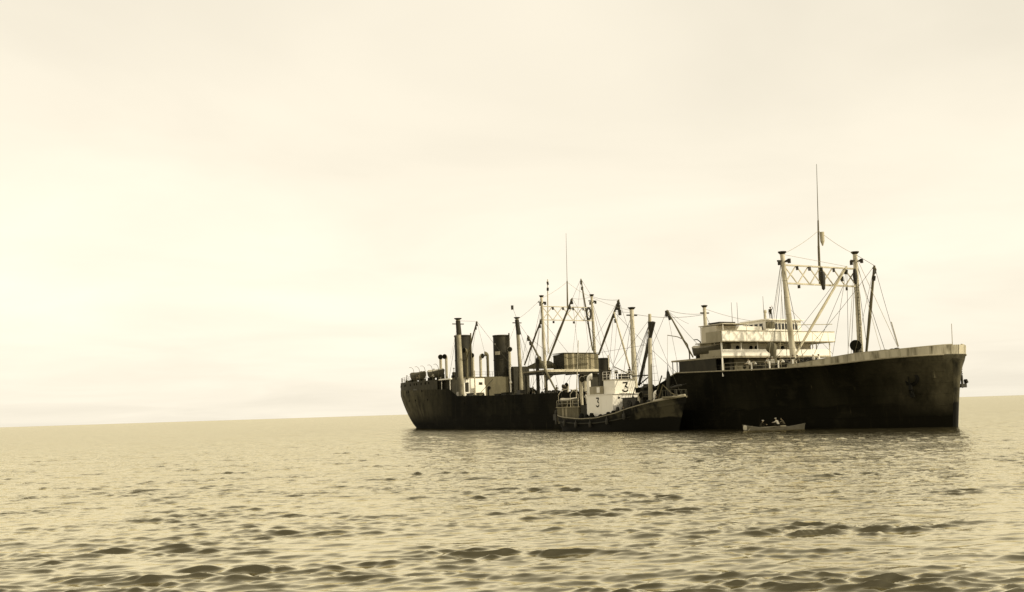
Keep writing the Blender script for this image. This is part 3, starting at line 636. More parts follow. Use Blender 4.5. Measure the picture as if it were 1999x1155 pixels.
for c in ((139.4,-5.2,7.4),(139.6,-2.6,7.4),(143.6,-5.0,7.4),(143.8,4.5,7.4),(80.5,-6.6,5.3),(83.5,-6.8,5.3),(105,-5.2,5.3),(49,-6.8,5.3),(52,-6.9,5.3),(152,-1.2,7.4),(111,-6.5,5.3)): winch(c)
for x, sc in ((63,.9),(66,1.0),(69.5,.8),(87,.7),(90,.6)):
    m_ = MB().box(x-1.0*sc, x+1.0*sc, -8.3, -6.9, 5.3, 5.3+1.5*sc); m_.box(x-1.1*sc, x+1.1*sc, -8.4, -6.8, 5.3+1.5*sc, 5.4+1.5*sc); part('deck_box', m_, 'dark_paint', ship)
part('hatch_coaming', MB().box(133.8, 139.5, -3.5, 3.5, 6.7, 7.9), 'dark_paint', ship); part('hatch_cover', MB().box(133.7, 139.6, -3.6, 3.6, 7.9, 8.05), 'tarpaulin', ship)
part('hatch_coaming', MB().box(144.5, 149.5, -2.8, 2.8, 6.8, 8.15), 'dark_paint', ship); part('hatch_cover', MB().box(144.4, 149.6, -2.9, 2.9, 8.15, 8.3), 'tarpaulin', ship)
bol = MB().lathe([(.3,0),(.3,.1),(.2,.15),(.2,.75),(.3,.8),(.28,.95),(.0,1.0)], n=12).mesh('bollard'); bol.materials.append(MAT['iron'])
for p in ((150.5,-4.6,7.95),(151.4,-4.4,8.0),(153.6,-3.2,8.15),(154.4,-3.0,8.2),(155.0,-2.9,8.25)): sub('bollard', bol, ship, p)
# more gear standing about the decks
gear = random.Random(21)
def drum(c, r, h, m):
    cx, cy, cz = c; part('steam_drum', MB().lathe([(r*.8,0),(r,.1),(r,h-.1),(r*.7,h),(.0,h+.05)], c, 12), m, ship)
for x in [48.5 + i*2.1 for i in range(13)] + [78.5, 81.5, 84.0, 86.0, 88.0, 90.5, 96, 99, 102]:
    y = gear.uniform(-9.2, -6.8); k = gear.randrange(4); h = gear.uniform(1.0, 2.3)*(1 if x < 76 else .55)
    if k == 0: drum((x, y, 5.3), gear.uniform(.3,.6), h, gear.choice(['dark_paint','iron','brown_paint']))
    elif k == 1: part('deck_box', MB().box(x-.7, x+.7, y-.5, y+.5, 5.3, 5.3+h*.8).box(x-.75, x+.75, y-.55, y+.55, 5.3+h*.8, 5.4+h*.8), gear.choice(['dark_paint','iron','brown_paint']), ship)
    elif k == 2: cowl((x, y, 5.3), 6.6+h*.9, .2, .36, gear.choice(['dark_paint','buff_paint']), gear.uniform(-120, 60))
    else:
        g = MB(); g.box(x-.5, x+.5, y-.4, y+.4, 5.3, 5.6)
        g.tube((x-.3,y,5.6),(x-.1,y,6.2+h*.5),.09); g.tube((x+.3,y,5.6),(x+.2,y,6.0+h*.5),.09); g.lathe([(.45,-.1),(.45,.1)], (x,y-.2,6.2), 12, (0,1,0)); part('hand_winch', g, 'iron', ship)
for i, x in enumerate((134.6, 136.2, 138.0, 141.8, 142.8, 144.0)):
    h = gear.uniform(.5, 1.1); g = MB().box(x-.45, x+.45, -6.9, -6.0, 7.4, 7.4+h); g.lathe([(.3,0),(.3,.25),(.0,.3)], (x,-6.4,7.4+h), 10); part('deck_box', g, 'dark_paint', ship)
for x, y, z, h in ((6.5,-4.0,10.4,1.2),(12.0,-5.5,10.4,1.0),(36.0,-7.5,10.4,1.5),(37.2,-5.6,10.4,1.1),(34.6,-4.2,10.4,1.9)): drum((x,y,z), .4, h, 'dark_paint')
for x, h in ((8.0,2.2),(11.0,2.6),(14.5,2.3),(17.0,2.8),(24.5,3.0),(27.0,2.7),(35.5,2.6)):
    g = MB(); g.tube((x,-4.6,10.4),(x,-4.6,10.4+h),.09,.07,8); g.lathe([(.0,0),(.22,.02),(.2,.14),(.0,.22)], (x,-4.6,10.4+h), 10); part('mushroom_vent', g, 'brown_paint', ship)
lv = MB(); lv.path([(43.5,-3.4,6.0),(43.4,-3.4,12.2)], .14, 8); part('steam_pipe', lv, 'buff_paint', ship)
lv = MB(); lv.path([(43.2,5.4,7.4),(43.2,5.4,12.8)], .18, 8); lv.lathe([(.3,0),(.35,.3),(.2,.5)], (43.3,5.4,9.3), 10); part('steam_pipe', lv, 'white_paint', ship)
for a, b in (((46.5,-5.5,5.6),(48.5,-1.5,10.2)),): part('gangway_ladder', MB().bar(a, b, .6, .1), 'dark_paint', ship)
# davits that swing out over the catcher
dv = MB(); dv.path([(124.9, -9.55, 8.65),(124.9, -9.52, 10.51),(124.9, -9.8, 11.81),(124.9, -10.47, 12.52),(124.9, -11.51, 12.87),(124.9, -13.18, 13.07)], [.1,.09,.08,.07,.06,.05], 8); part('boat_davit', dv, 'boom_wood', ship)
part('davit_fall', MB().tube((124.9, -13.18, 13.0), (124.9, -13.44, 8.82), .02, n=5), 'wire_pale', ship)
for x in (126.1, 130.2):
    d = MB(); d.path([(x,-8.3,9.72),(x,-8.3,11.6),(x,-8.5,12.1),(x,-9.0,12.4),(x,-9.6,12.35)], [.09,.09,.08,.07,.06], 8); part('boat_davit', d, 'dark_paint', ship)
for px in ([21.22, 24.59, 27.88, 31.94, 35.32]):
    d = MB(); d.path([(px,-8.2,10.35),(px,-8.2,13.0),(px,-8.4,13.7),(px,-8.9,14.1),(px,-9.4,14.0)], [.055,.055,.045,.04,.04], 7); part('boat_davit', d, 'boom_wood', ship)
# rigging wires, each its own part
def stay(a, b, r=.025, m='wire', sag=0.0, name='stay'):
    a, b = Vector(a), Vector(b); pts = [a.lerp(b, i/8) + Vector((0,0,-sag*4*(i/8)*(1-i/8))) for i in range(9)] if sag else [a, b]
    part(name, MB().path(pts, r, 5), m, ship)
def shrouds(top, base, spread, side, n=3, z=5.4):
    t = Vector(top); j = t + Vector((0,0,-.9))
    for i in range(n): stay(j, (base[0]+spread*(i-(n-1)/2), base[1]+side, z), .034)
shrouds(TF_S, MF_S, 3.0, -1.2, 3, 7.6); shrouds(TF_P, MF_P, 3.4, 1.6, 3, 7.6)
stay(TF_S, (140.9, -9.0, 12.71), .03); stay(TF_P, (151.32, 1.5, 9.66), .03, 'wire_pale'); stay((150.23, 2.0, 12.78), (151.04, 2.0, 9.68), .06, 'wire_pale')
stay((142.8, 2.0, 18.04), (141.05, -2.0, 9.45), .03); stay((140.1, -5.0, 15.49), (142.18, 0.0, 9.38), .025, 'wire_pale'); stay((142.33, 3.5, 20.87), TF_S, .025, 'wire_pale'); stay((145.41, 5.2, 20.63), TF_P, .03)
shrouds(MT_S, MB_S, 4.0, -3.2, 3); shrouds(MT_P, MB_P, 4.0, 3.2, 3)
stay((83.71, -3.0, 23.19), MT_P, .025, sag=.3); stay((91.2, 2.0, 22.19), MT_P, .03, sag=.3); stay((76.84, -5.6, 20.09), MT_S, .025); stay((73.88, -7.0, 17.19), (43.48, 7.3, 23.16), .03); stay((74.22, 5.0, 28.27), MT_P, .025)
for kk in (kp2,): pass
shrouds((107.93, -7.1, 18.54), (107.9,-7.1), 5.0, -2.6, 3, 6.0); shrouds((108.37, 7.0, 19.11), (108.5,7.0), 4.5, 2.4, 3, 6.0); shrouds((44.06, -7.3, 23.0), (44.9,-7.2), 5.0, -2.4, 2, 7.5); shrouds((43.5, 7.3, 23.5), (44.6,7.4), 5.0, 2.0, 3, 7.5)
stay((108.57, -7.1, 17.74), (108.01, 7.0, 17.97), .03, sag=.5); stay((103.35, -7.4, 18.68), (108.17, -7.1, 18.03), .025); stay((114.23, -5.0, 17.84), (108.03, 7.0, 18.13), .03, sag=.3); stay((114.23, -5.0, 17.84), (105.43, 6.0, 16.68), .02, sag=.2)
stay((52.59, -7.0, 21.87), (44.56, -7.3, 22.73), .025); stay((44.31, -7.3, 22.76), (41.18, -8.0, 14.87), .02, 'wire_pale'); stay((43.94, 7.3, 23.01), (53.74, 4.0, 14.07), .02)
rg_ = random.Random(3)
heads = ((52.59, -7.0, 21.87), (76.84, -5.6, 20.09), (83.71, -3.0, 23.19), (73.88, -7.0, 17.19), (74.22, 5.0, 28.27), (91.2, 2.0, 22.19), (103.35, -7.4, 18.68), (114.23, -5.0, 17.84), (142.33, 3.5, 20.87), (145.41, 5.2, 20.63))
for h in heads:                                                        # guys and falls from every boom head
    z0 = 5.6 if h[0] < 119 else 7.6
    stay(h, (h[0]+rg_.uniform(-6, 3), -8.6, z0), .028, 'wire', .3, 'boom_guy'); stay(h, (h[0]+rg_.uniform(-5, 4), 7.5, z0), .028, 'wire', .4, 'boom_guy'); stay(h, (h[0]-rg_.uniform(0, 2), h[1]*.4, z0+1), .024, 'rope', .15, 'cargo_fall')
for a, b in (((76.93, -5.5, 23.9), (43.48, 7.3, 23.28)), ((76.92, 5.55, 24.38), (107.92, -7.1, 18.37)), ((77.24, 0.0, 27.11), (76.93, -5.5, 23.9)), ((77.24, 0.0, 27.11), (76.92, 5.55, 24.38)), (TF_S, (140.42, -9.3, 8.85)), (TF_S, (141.83, -8.8, 8.0)), (TF_P, (147.43, 3.0, 9.42)), (TF_P, (138.64, 6.5, 9.61)), ((141.23, 0.0, 25.67), TF_S), ((141.23, 0.0, 25.67), TF_P), ((108.36, 7.0, 18.94), (128.64, 0.0, 14.76)), ((43.47, 7.3, 23.05), (36.25, 5.0, 11.1))):
    stay(a, b, .026, 'wire_pale', .25)
# hanging block and hook outboard of boom heads
for p in ((91.09, 2.0, 20.84), (91.34, 2.0, 19.91), (114.19, -5.0, 17.3), (43.94, 6.0, 25.93)): sub('block', block_mesh, ship, p, (0,0,.4), scale=(1.5,1.5,1.8))
stay((91.19, 2.0, 22.1), (91.33, 2.0, 19.82), .05); stay((43.95, 6.0, 26.15), (43.5, 7.3, 23.5), .03)

# ------------------------------------------------------------------ boats
def boat_parts(root, L, Bm, D, m, sheer_rise=.35, transom=False, cover=None, thwarts=4, rim='boat_white'):
    n = 22; o_rows, i_rows = [], []
    for i in range(n+1):
        u = i/n*2-1; w = (1-abs(u)**2.6)**.8 * Bm/2
        if transom and u < 0: w = max(w, Bm/2*.5*min(1, 1.0)) if u < -.8 else w
        w = max(w, .03); top = D + sheer_rise*abs(u)**2.2; kz = .0 + .25*D*abs(u)**4
        def ring(k, wi, zi):
            return [(u*L/2*(1-.06*(1-j/k)*abs(u)**3), math.copysign(1, 1)*wi*math.sin(math.pi/2*j/k)**.75, zi + (top-zi)*(1-math.cos(math.pi/2*j/k))**.9) for j in range(k+1)]
        a = ring(7, w, kz); o_rows.append([(x,-y,z) for x,y,z in a[::-1]] + a[1:])
        b = ring(7, max(.01, w-.05), kz+.06); i_rows.append([(x,-y,z) for x,y,z in b[::-1]] + b[1:])
    h = MB().grid(o_rows); h.grid(i_rows); part('hull', h, m, root)
    for sd in (0, -1):
        g = MB().path([r[sd] for r in o_rows], .05, 6); part('gunwale', g, rim, root)
    k = MB().path([r[7] for r in o_rows], .05, 5); part('keel', k, m, root)
    if cover:
        rws = []
        for i, r in enumerate(o_rows):
            u = i/n*2-1; a, b = Vector(r[0]), Vector(r[-1]); rws.append([a.lerp(b, j/8) + Vector((0,0,.06 + .38*D*math.sin(math.pi*j/8)*(1-u*u)**.4)) for j in range(9)])
        part('canvas_cover', MB().grid(rws), cover, root)
    else:
        for i in range(thwarts):
            x = (-.6 + 1.2*i/(thwarts-1))*L/2; ww = (1-abs(x/(L/2))**2.6)**.8*Bm/2-.06
            part('thwart', MB().box(x-.12, x+.12, -ww, ww, D*.62, D*.66), 'board', root)
        part('floor_boards', MB().box(-L*.33, L*.33, -Bm*.22, Bm*.22, .22, .26), 'board', root)
def place(name, ship_xyz, rz_ship, label, cat, group=None):
    e = empty(name, s2w(ship_xyz), SHIP_RZ + rz_ship); return tag(e, label, cat, group)
LBG = 'lifeboats carried on the factory ship'
e = place('lifeboat', (127.9, -8.75, 10.05), 0, 'dark lifeboat with pale cover on the boat deck aft of the white bridge', 'lifeboat', LBG); boat_parts(e, 6.6, 2.1, 1.05, 'boat_dark', .3, cover='canvas')
e = place('lifeboat', (20.5, -6.9, 11.15), 0, 'dark lifeboat at the very stern, aftmost on the poop', 'lifeboat', LBG); boat_parts(e, 8.6, 2.4, 1.3, 'boat_dark', .4, cover='tarpaulin')
e = place('lifeboat', (30.8, -6.9, 11.25), 0, 'dark lifeboat on the poop just aft of the two cowl ventilators', 'lifeboat', LBG); boat_parts(e, 8.6, 2.4, 1.3, 'boat_dark', .4, cover='canvas')
for x in (18, 23, 28.3, 33.3): part('boat_chock', MB().box(x-.12, x+.12, -7.8, -6.0, 10.35, 11.35), 'dark_paint', ship)
for x in (126.2, 129.6): part('boat_chock', MB().box(x-.1, x+.1, -9.4, -8.1, 9.72, 10.15), 'dark_paint', ship)
RB_RZ = math.atan2(.80, .60)
row = place('rowing_boat', (143.3, -11.7, -.38), RB_RZ, 'small pale open rowing boat on the water beside the black hull', 'rowing boat')
boat_parts(row, 7.4, 1.8, .68, 'boat_white', .42, thwarts=4)
part('stern_fender', MB().lathe([(.0,-.35),(.22,-.25),(.26,0),(.22,.25),(.0,.35)], (-3.45,-.25,.75), 10), 'canvas', row)
def oar(label, pts):
    o = MB(); a, b = Vector(pts[0]), Vector(pts[1]); o.path([a, b], [.03,.025], 6); d = (b-a).normalized(); o.path([b, b+d*.25, b+d*.75], [.03,.09,.08], 6)
    me = o.mesh('oar'); me.materials.append(MAT['boom_pale']); ob = bpy.data.objects.new('oar', me); scene.collection.objects.link(ob)
    ob.location = row.location; ob.rotation_euler = row.rotation_euler; tag(ob, label, 'oar', 'oars of the rowing boat')
oar('pale oar laid along the near gunwale of the rowing boat', ((-1.6,-.55,.78),(.6,-.75,.86)))
oar('pale oar dipping into the water at the rowing boat stern', ((-2.6,-.2,.95),(-3.5,-1.1,.05)))
b_ = MB().box(-.25,.25,-.2,.2,0,.34).mesh('bundle'); b_.materials.append(MAT['cloth_white'])

# ------------------------------------------------------------------ the whale catcher lying alongside
CX, CY = 112.0, -14.3
cat_ = empty('whale_catcher', s2w((CX, CY, 0)), SHIP_RZ); OFF[cat_.name] = (CX, CY, 0)
tag(cat_, 'small steam whale catcher numbered 3 with white wheelhouse, moored alongside the big black ship', 'boat')
def cxa(z): return 97.6 + 1.6*(1-min(1, max(0, z/3.)))
def cxb(z): return 127.9 + .42*max(z, -1)
def cb(s, z):
    a = 3.45
    if s < .28: f = (1-((.28-s)/.28)**2.4)**.55
    elif s > .52: q = (s-.52)/.48; f = (1-q**(1.75 + .9*min(1, max(0, z/3.5))))
    else: f = 1
    return max(.03, a*f*(1 if z > 0 else 1+z*.12)*(.93+.07*min(1, max(0, z/2.5))))
CSH = [(96, 2.75), (102, 2.15), (108, 1.8), (113, 1.9), (118, 2.5), (121, 3.15), (125, 3.9), (130, 4.55)]
def csheer(s): return interp(97.6+32.2*s, CSH)
cs_ = [0,.002,.008,.02,.04,.07,.11,.16,.22,.28] + [.28+.24*i/8 for i in range(1,9)] + [.52+.48*i/26 for i in range(1,27)]
rws = []
for s in cs_:
    zt = csheer(s); r1 = []
    for i in range(13):
        z = -1.5+(zt+1.5)*i/12; r1.append((cxa(z)+(cxb(z)-cxa(z))*s, -cb(s,z), z))
    x = cxa(zt)+(cxb(zt)-cxa(zt))*s; r1 += [(x, -max(.02, cb(s,zt)-.1), zt), (x, -max(.02, cb(s,zt)-.1), zt-.85)]; rws.append(r1)
h = MB().grid(rws); h.grid([[(x, 2*0-y, z) for x,y,z in r][::-1] for r in rws]); h.v = [(x, y+CY, z) for x,y,z in h.v]; ch = part('hull', h, 'catcher_hull', cat_, 40)
dk = MB(); rr_ = []
for s in cs_:
    z = csheer(s)-.8; b = max(.02, cb(s,z)-.12); x = cxa(z)+(cxb(z)-cxa(z))*s; rr_.append([(x,CY-b,z),(x,CY+b,z),(x,CY+b,z-.06),(x,CY-b,z-.06)])
part('deck', dk.grid(rr_, True), 'deck_wood', cat_)
for sd in (-1, 1):
    m_ = MB().path([(cxa(csheer(s))+(cxb(csheer(s))-cxa(csheer(s)))*s, CY+sd*(cb(s,csheer(s))-.02), csheer(s)+.03) for s in cs_[1:]], .07, 6); part('bulwark_rail', m_, 'grey_paint', ch)
    m_ = MB().path([(cxa(1.5)+(cxb(1.5)-cxa(1.5))*s, CY+sd*(cb(s,1.5)+.03), csheer(s)*.62) for s in cs_[2:-3]], .1, 6); part('rubbing_strake', m_, 'dark_paint', ch)
# wheelhouse on its lower house, number 3 on two faces
lowh = part('lower_house', MB().box(108.6, 115.6, -16.5, -11.9, .9, 5.25), 'white_paint', cat_)
part('house_top', MB().box(108.4, 115.75, -16.6, -11.75, 5.26, 5.36), 'white_paint', lowh)
whc = part('wheelhouse', MB().box(112.4, 115.35, -15.85, -12.3, 5.37, 7.35), 'white_paint', cat_)
part('bridge_floor', MB().box(112.2, 115.5, -15.95, -12.2, 7.36, 7.44), 'buff_paint', whc)
part('front_door', MB().box(115.61, 115.66, -14.55, -13.75, 2.2, 4.2), 'buff_paint', lowh); part('door_hood', MB().box(115.6, 115.9, -14.65, -13.65, 4.25, 4.38), 'grey_paint', lowh)
sub('porthole', port_mesh, lowh, (115.66, -14.1, 3.7), (0,R(90),0), scale=(.6,.6,1))
for y in (-15.6, -12.4): sub('porthole', port_mesh, lowh, (115.62, y, 2.9), (0,R(90),0), scale=(.45,.45,1))
for y in (-15.4, -12.9): sub('porthole', port_mesh, lowh, (115.62, y, 4.75), (0,R(90),0), scale=(.5,.5,1))
part('side_shelter', MB().box(109.4, 112.3, -16.45, -13.5, 5.37, 6.55), 'grey_paint', cat_)
part('white_lamp_board', MB().box(111.5, 112.25, -16.52, -16.46, 5.6, 6.4), 'white_paint', cat_)
def three(h, w, t):                                               # the figure 3: flat top bar, slanted stroke, round lower bowl; in the y-z plane
    d = MB(); pts = [(-w*.45, h), (w*.45, h), (-w*.02, h*.58)]
    arc = [(-w*.05 + w*.52*math.cos(a), h*.29 + h*.29*math.sin(a)) for a in [R(95 - i*22) for i in range(13)]]
    allp = pts + arc
    for p, q in zip(allp, allp[1:]): d.bar((0, p[0], p[1]), (0, q[0], q[1]), .05, t)
    return d
d3 = three(1.3, .95, .2); d3.v = [(115.39, -14.05 + y, 5.62 + z) for x, y, z in d3.v]; part('number_three', d3, 'digit_black', whc, 0, 'black figure 3 on the white wheelhouse front')
d3 = three(1.25, .8, .2); d3.v = [(111.6 + y, -16.53, 3.55 + z) for x, y, z in d3.v]; part('number_three', d3, 'digit_black', lowh, 0, 'black figure 3 on the shaded house side')
railing([(112.3,-15.85,7.44),(115.4,-15.85,7.44),(115.4,-12.3,7.44),(112.3,-12.3,7.44)], 1.15, cat_, 'white_paint', 3, .9)
part('flying_bridge_spar', MB().tube((113.96, -14.8, 9.27), (117.69, -14.2, 7.75), .07), 'boom_wood', cat_)
part('bridge_telegraph', MB().lathe([(.12,0),(.1,.8),(.25,.9),(.25,1.3),(.0,1.35)], (114.6,-15.0,7.44), 10), 'iron', cat_); part('bridge_locker', MB().box(113.0,114.8,-13.6,-12.7,7.44,8.25), 'iron', cat_)
fn = MB().lathe([(.80,0),(.78,5.2),(.84,5.25),(.84,5.45),(.72,5.45),(.7,4.6),(.0,4.6)], (110.3,-14.3,5.36), 20); fno = part('funnel', fn, 'funnel_paint', cat_)
part('steam_pipe', MB().tube((111.2,-14.0,5.36),(111.2,-14.0,11.2),.1), 'buff_paint', fno)
cm = MB().path([(121.7,-14.3,2.6),(122.1,-14.3,9.5),(122.55,-14.3,16.25)], [.34,.29,.22], 12); cmo = part('mast', cm, 'buff_paint', cat_)
bk = MB().lathe([(.24,-.5),(.34,0),(.36,.8),(.30,.85),(.26,.2),(.0,.2)], (122.6,-14.3,14.3), 12); part('lookout_barrel', bk, 'dark_paint', cmo)
lad = MB()
for k in (-.25,.25): lad.tube((121.1+k,-15.6,3.3),(122.3+k*.3,-14.6,13.8), .03, n=5)
for i in range(22): c = Vector((121.1,-15.6,3.3)).lerp(Vector((122.3,-14.6,13.8)), (i+.5)/22); w_ = .25*(1-i/30); lad.tube(c-Vector((w_,0,0)), c+Vector((w_,0,0)), .02, n=4)
part('rope_ladder', lad, 'wire', cmo)
part('derrick_boom', MB().path([(119.11, -14.3, 6.37), (123.37, -14.3, 15.05)], [.2,.28], 10), 'iron', cat_)
part('derrick_boom', MB().path([(118.88, -16.0, 2.94), (119.21, -15.0, 6.16)], [.09,.07], 8), 'iron', cat_)
part('boat_boom', MB().tube((117.56, -14.2, 7.75), (121.92, -14.2, 7.7), .09), 'iron', cat_)
part('boom_strut', MB().tube((118.69, -14.0, 6.38), (121.39, -14.0, 7.58), .09), 'iron', cat_)
part('mast_spar', MB().tube((123.31, -14.3, 5.3), (124.67, -14.3, 7.5), .09), 'boom_wood', cat_)
for a, b in (((122.4,-14.3,15.5),(128.9,-14.3,4.6)),((122.4,-14.3,15.5),(112.6,-15.7,7.5)),((122.4,-14.3,15.0),(118,-17.4,3.0)),((122.4,-14.3,15.0),(120,-17.4,3.3)),((122.4,-14.3,15.0),(118,-11.2,3.0)),((122.4,-14.3,12.0),(100.4,-14.3,11.5))):
    part('stay', MB().tube(a, b, .022, n=5), 'wire', cat_)
rat = MB()
for sd, xs_ in ((-1, (117.6, 119.0, 120.4)), (1, (117.6, 119.0, 120.4))):
    for k in range(1, 10):
        t = k/12; pa = Vector((xs_[0], -14.3+sd*3.1, 3.0)).lerp(Vector((122.4,-14.3,15.0)), t); pb = Vector((xs_[2], -14.3+sd*3.1, 3.0)).lerp(Vector((122.4,-14.3,15.0)), t); rat.tube(pa, pb, .018, n=4)
    for x_ in xs_: rat.tube((x_, -14.3+sd*3.1, 3.0), (122.4,-14.3,15.0), .022, n=4)
part('shroud_ratlines', rat, 'wire', cat_)
for a, b in (((100.2,-14.9,9.5),(96.6,-14.3,3.0)),((102.9,-14.9,11.0),(110.3,-14.3,10.6)),((127.2,-14.3,6.2),(124.0,-16.2,4.0)),((113,-15.8,8.6),(102.9,-14.9,11.0))): part('stay', MB().tube(a, b, .02, n=5), 'wire', cat_)
part('hand_line', MB().tube((115.4,-15.2,5.4),(121.8,-14.4,5.0),.04,n=5), 'rope', cat_)
# well deck forward of the wheelhouse: whale winch, fore house
part('whale_winch', MB().box(117.0,120.2,-16.0,-12.6,1.4,3.3).lathe([(.7,-1.4),(.7,-1.2),(.4,-1.15),(.4,1.15),(.7,1.2),(.7,1.4)], (118.6,-14.3,3.7), 14, (0,1,0)), 'iron', cat_)
part('fore_companion', MB().box(118.6,120.9,-13.6,-11.4,2.4,5.6), 'dark_paint', cat_)
cowl((120.9,-15.6,2.2), 5.2, .22, .42, 'buff_paint', 0, cat_); cowl((124.0,-15.2,3.4), 5.4, .18, .34, 'white_paint', 30, cat_)
# rope fenders over the catcher's side, stores on its deck
for x in (100.5, 104.0, 107.5, 111.5, 116.0, 120.0):
    s_ = (x-97.6)/32.2; zt = interp(x, CSH); part('rope_fender', MB().lathe([(.05,.9),(.08,.5),(.2,.35),(.24,0),(.2,-.35),(.05,-.45)], (x, CY-cb(s_, zt)-.22, zt-.9), 10), 'iron', cat_)
gear = random.Random(5)
for i, x in enumerate((99.0, 100.2, 106.3, 116.3, 117.4, 121.2, 122.6, 123.4)):
    y = -16.2 + .4*(i % 3); zt = interp(x, CSH)-.8; h = gear.uniform(.8, 1.7)
    g = MB().box(x-.45, x+.45, y-.35, y+.35, zt, zt+h*.7); g.lathe([(.25,0),(.3,h*.2),(.22,h*.45),(.0,h*.5)], (x, y, zt+h*.7), 10); part('deck_stores', g, 'iron', cat_)
for x, z in ((100.0,3.68),(104.8,3.68),(105.4,3.68)): part('deck_stores', MB().lathe([(.35,0),(.4,.3),(.3,.7),(.0,.75)], (x,-16.0,z), 10), 'dark_paint', cat_)
part('winch_house', MB().box(116.9, 120.4, -15.7, -12.1, 1.4, 4.6).box(116.7, 120.6, -15.8, -12.0, 4.6, 4.7), 'iron', cat_)
for i, x in enumerate((108.2, 109.6, 111.0, 112.3, 113.4, 114.6, 115.5, 116.8, 118.0, 119.6, 120.8, 122.0)):
    zt = interp(x, CSH); y = CY-cb((x-97.6)/32.2, zt)+.45; h = gear.uniform(.15, .85)
    g = MB().lathe([(.3,0),(.36,.4),(.42,.8+h*.4),(.25,.8+h),(.0,.85+h)], (x, y, zt-.8), 9); g.box(x-.5, x+.35, y-.25, y+.3, zt-.8, zt+h*.5); part('deck_stores', g, 'iron_dark', cat_)
# gun platform on the stem
gp = part('gun_platform', MB().lathe([(1.7,-.18),(1.75,0),(1.7,.06),(.0,.06)], (127.3,-14.3,4.55), 20), 'deck_wood', cat_)
part('bow_plating', MB().path([(124.6,-15.9,4.05),(126.4,-15.45,4.3),(128.2,-14.9,4.55),(129.6,-14.3,4.7)], .15, 8), 'buff_paint', cat_)
gr = MB()
for i in range(9):
    a = R(-110+ i*27.5); c = Vector((127.3+1.65*math.cos(a), -14.3+1.65*math.sin(a), 4.6)); gr.tube(c, c+Vector((0,0,.85)), .03, n=5)
gr.path([(127.3+1.65*math.cos(R(-110+i*13.75)), -14.3+1.65*math.sin(R(-110+i*13.75)), 5.45) for i in range(17)], .03, 5); part('platform_rail', gr, 'wire', gp)
gun = MB().lathe([(.45,0),(.4,.1),(.22,.25),(.2,.9),(.0,.95)], (127.6,-14.3,4.62), 12); gun.path([(126.7,-14.3,5.75),(127.4,-14.3,5.85),(128.9,-14.3,6.05)], [.16,.2,.11], 10); gun.tube((128.9,-14.3,6.05),(130.0,-14.3,6.2),.05,.02,6); part('harpoon_gun', gun, 'iron', cat_)
ft = MB().path([(125.0,-15.4,4.0),(126.0,-15.2,6.2),(127.6,-15.0,5.0),(128.8,-14.9,4.6)], [.1,.09,.09,.08], 7); part('forerunner_line', ft, 'rope', cat_)
# aft: engine house of planks, vents, boat, awning hoop, mizzen pole
ah = part('aft_house', MB().box(99.6, 106.0, -16.3, -12.3, 1.1, 3.55), 'brown_paint', cat_)
for i in range(13):
    x0 = 99.6+i*.49; part('plank', MB().box(x0+.02, x0+.47, -16.38-rnd.uniform(0,.03), -16.31, 1.4, 3.5), 'board_pale' if i in (3,5) else 'board', ah)
part('house_top', MB().box(99.4, 106.2, -16.5, -12.1, 3.56, 3.68), 'board_pale', ah)
cowl((103.5,-14.2,3.68), 8.13, .26, .46, 'buff_paint', -10, cat_)
cowl((107.0,-15.0,3.0), 8.42, .30, .5, 'white_paint', 60, cat_)
part('mizzen_pole', MB().path([(102.9,-14.9,3.6),(104.33, -14.9, 13.94)], [.09,.05], 7), 'buff_paint', cat_)
hp = MB()
for x in (99.8, 103.4): hp.path([(x,-16.2,3.68),(x,-16.2,5.6),(x,-15.6,6.3),(x,-14.4,6.55),(x,-13.2,6.3),(x,-12.5,5.6),(x,-12.5,3.68)], .035, 6)
part('awning_hoops', hp, 'buff_paint', cat_)
railing([(99.6,-16.4,3.68),(106,-16.4,3.68)], 1.0, cat_, 'buff_paint', 2, 1.5)
sk = part('skylight', MB().box(106.3,108.5,-16.2,-12.8,1.0,3.9), 'dark_paint', cat_)
e = place('lifeboat', (101.6, -15.4, 3.95), 0, 'small pale-topped boat stowed on the whale catcher aft house', 'lifeboat'); boat_parts(e, 5.0, 1.6, .75, 'boat_dark', .25, cover='canvas')
for x in (100.2, 103.0): part('boat_chock', MB().box(x-.1,x+.1,-15.9,-14.9,3.68,4.05), 'board', cat_)

# ------------------------------------------------------------------ loose gear
def barrel_mesh():
    b = MB().lathe([(.0,0),(.27,0),(.33,.25),(.35,.45),(.33,.65),(.27,.9),(.0,.9)], n=14); return b.mesh('barrel')
bar_me = barrel_mesh(); bar_me.materials.append(MAT['boat_dark'])
def loose(name, me, p, label, cat, group, rz=0, rx=0, sc=1.0):
    o = bpy.data.objects.new(name, me); scene.collection.objects.link(o); o.location = s2w(p); o.rotation_euler = (rx, 0, SHIP_RZ+rz); o.scale = (sc,)*3; return tag(o, label, cat, group)
for i in range(6):
    x = (71.5, 73.0, 74.2, 92.0, 93.2, 94.6)[i]
    loose('oil_barrel', bar_me, (x, -8.9 + .2*(i % 2), 5.32), f"dark oil barrel on the well deck {('below the midship platform, its aft', 'above the catcher stern, its aft')[i > 2]}{('most', ' but one', ' but two')[i % 3]} barrel", 'barrel', 'barrels on the well deck', sc=1.35)
coil_me = MB()
for k in range(3): coil_me.path([((.55-.05*k)*math.cos(t), (.55-.05*k)*math.sin(t), .1+.14*k) for t in [i*math.pi/8 for i in range(17)]], .09, 6)
coil_me = coil_me.mesh('rope_coil'); coil_me.materials.append(MAT['iron'])
loose('rope_coil', coil_me, (152.1,-4.55,8.42), 'dark rope coil on the fore bulwark, the one nearer the goalpost', 'rope', 'rope coils on the fore bulwark', sc=.9)
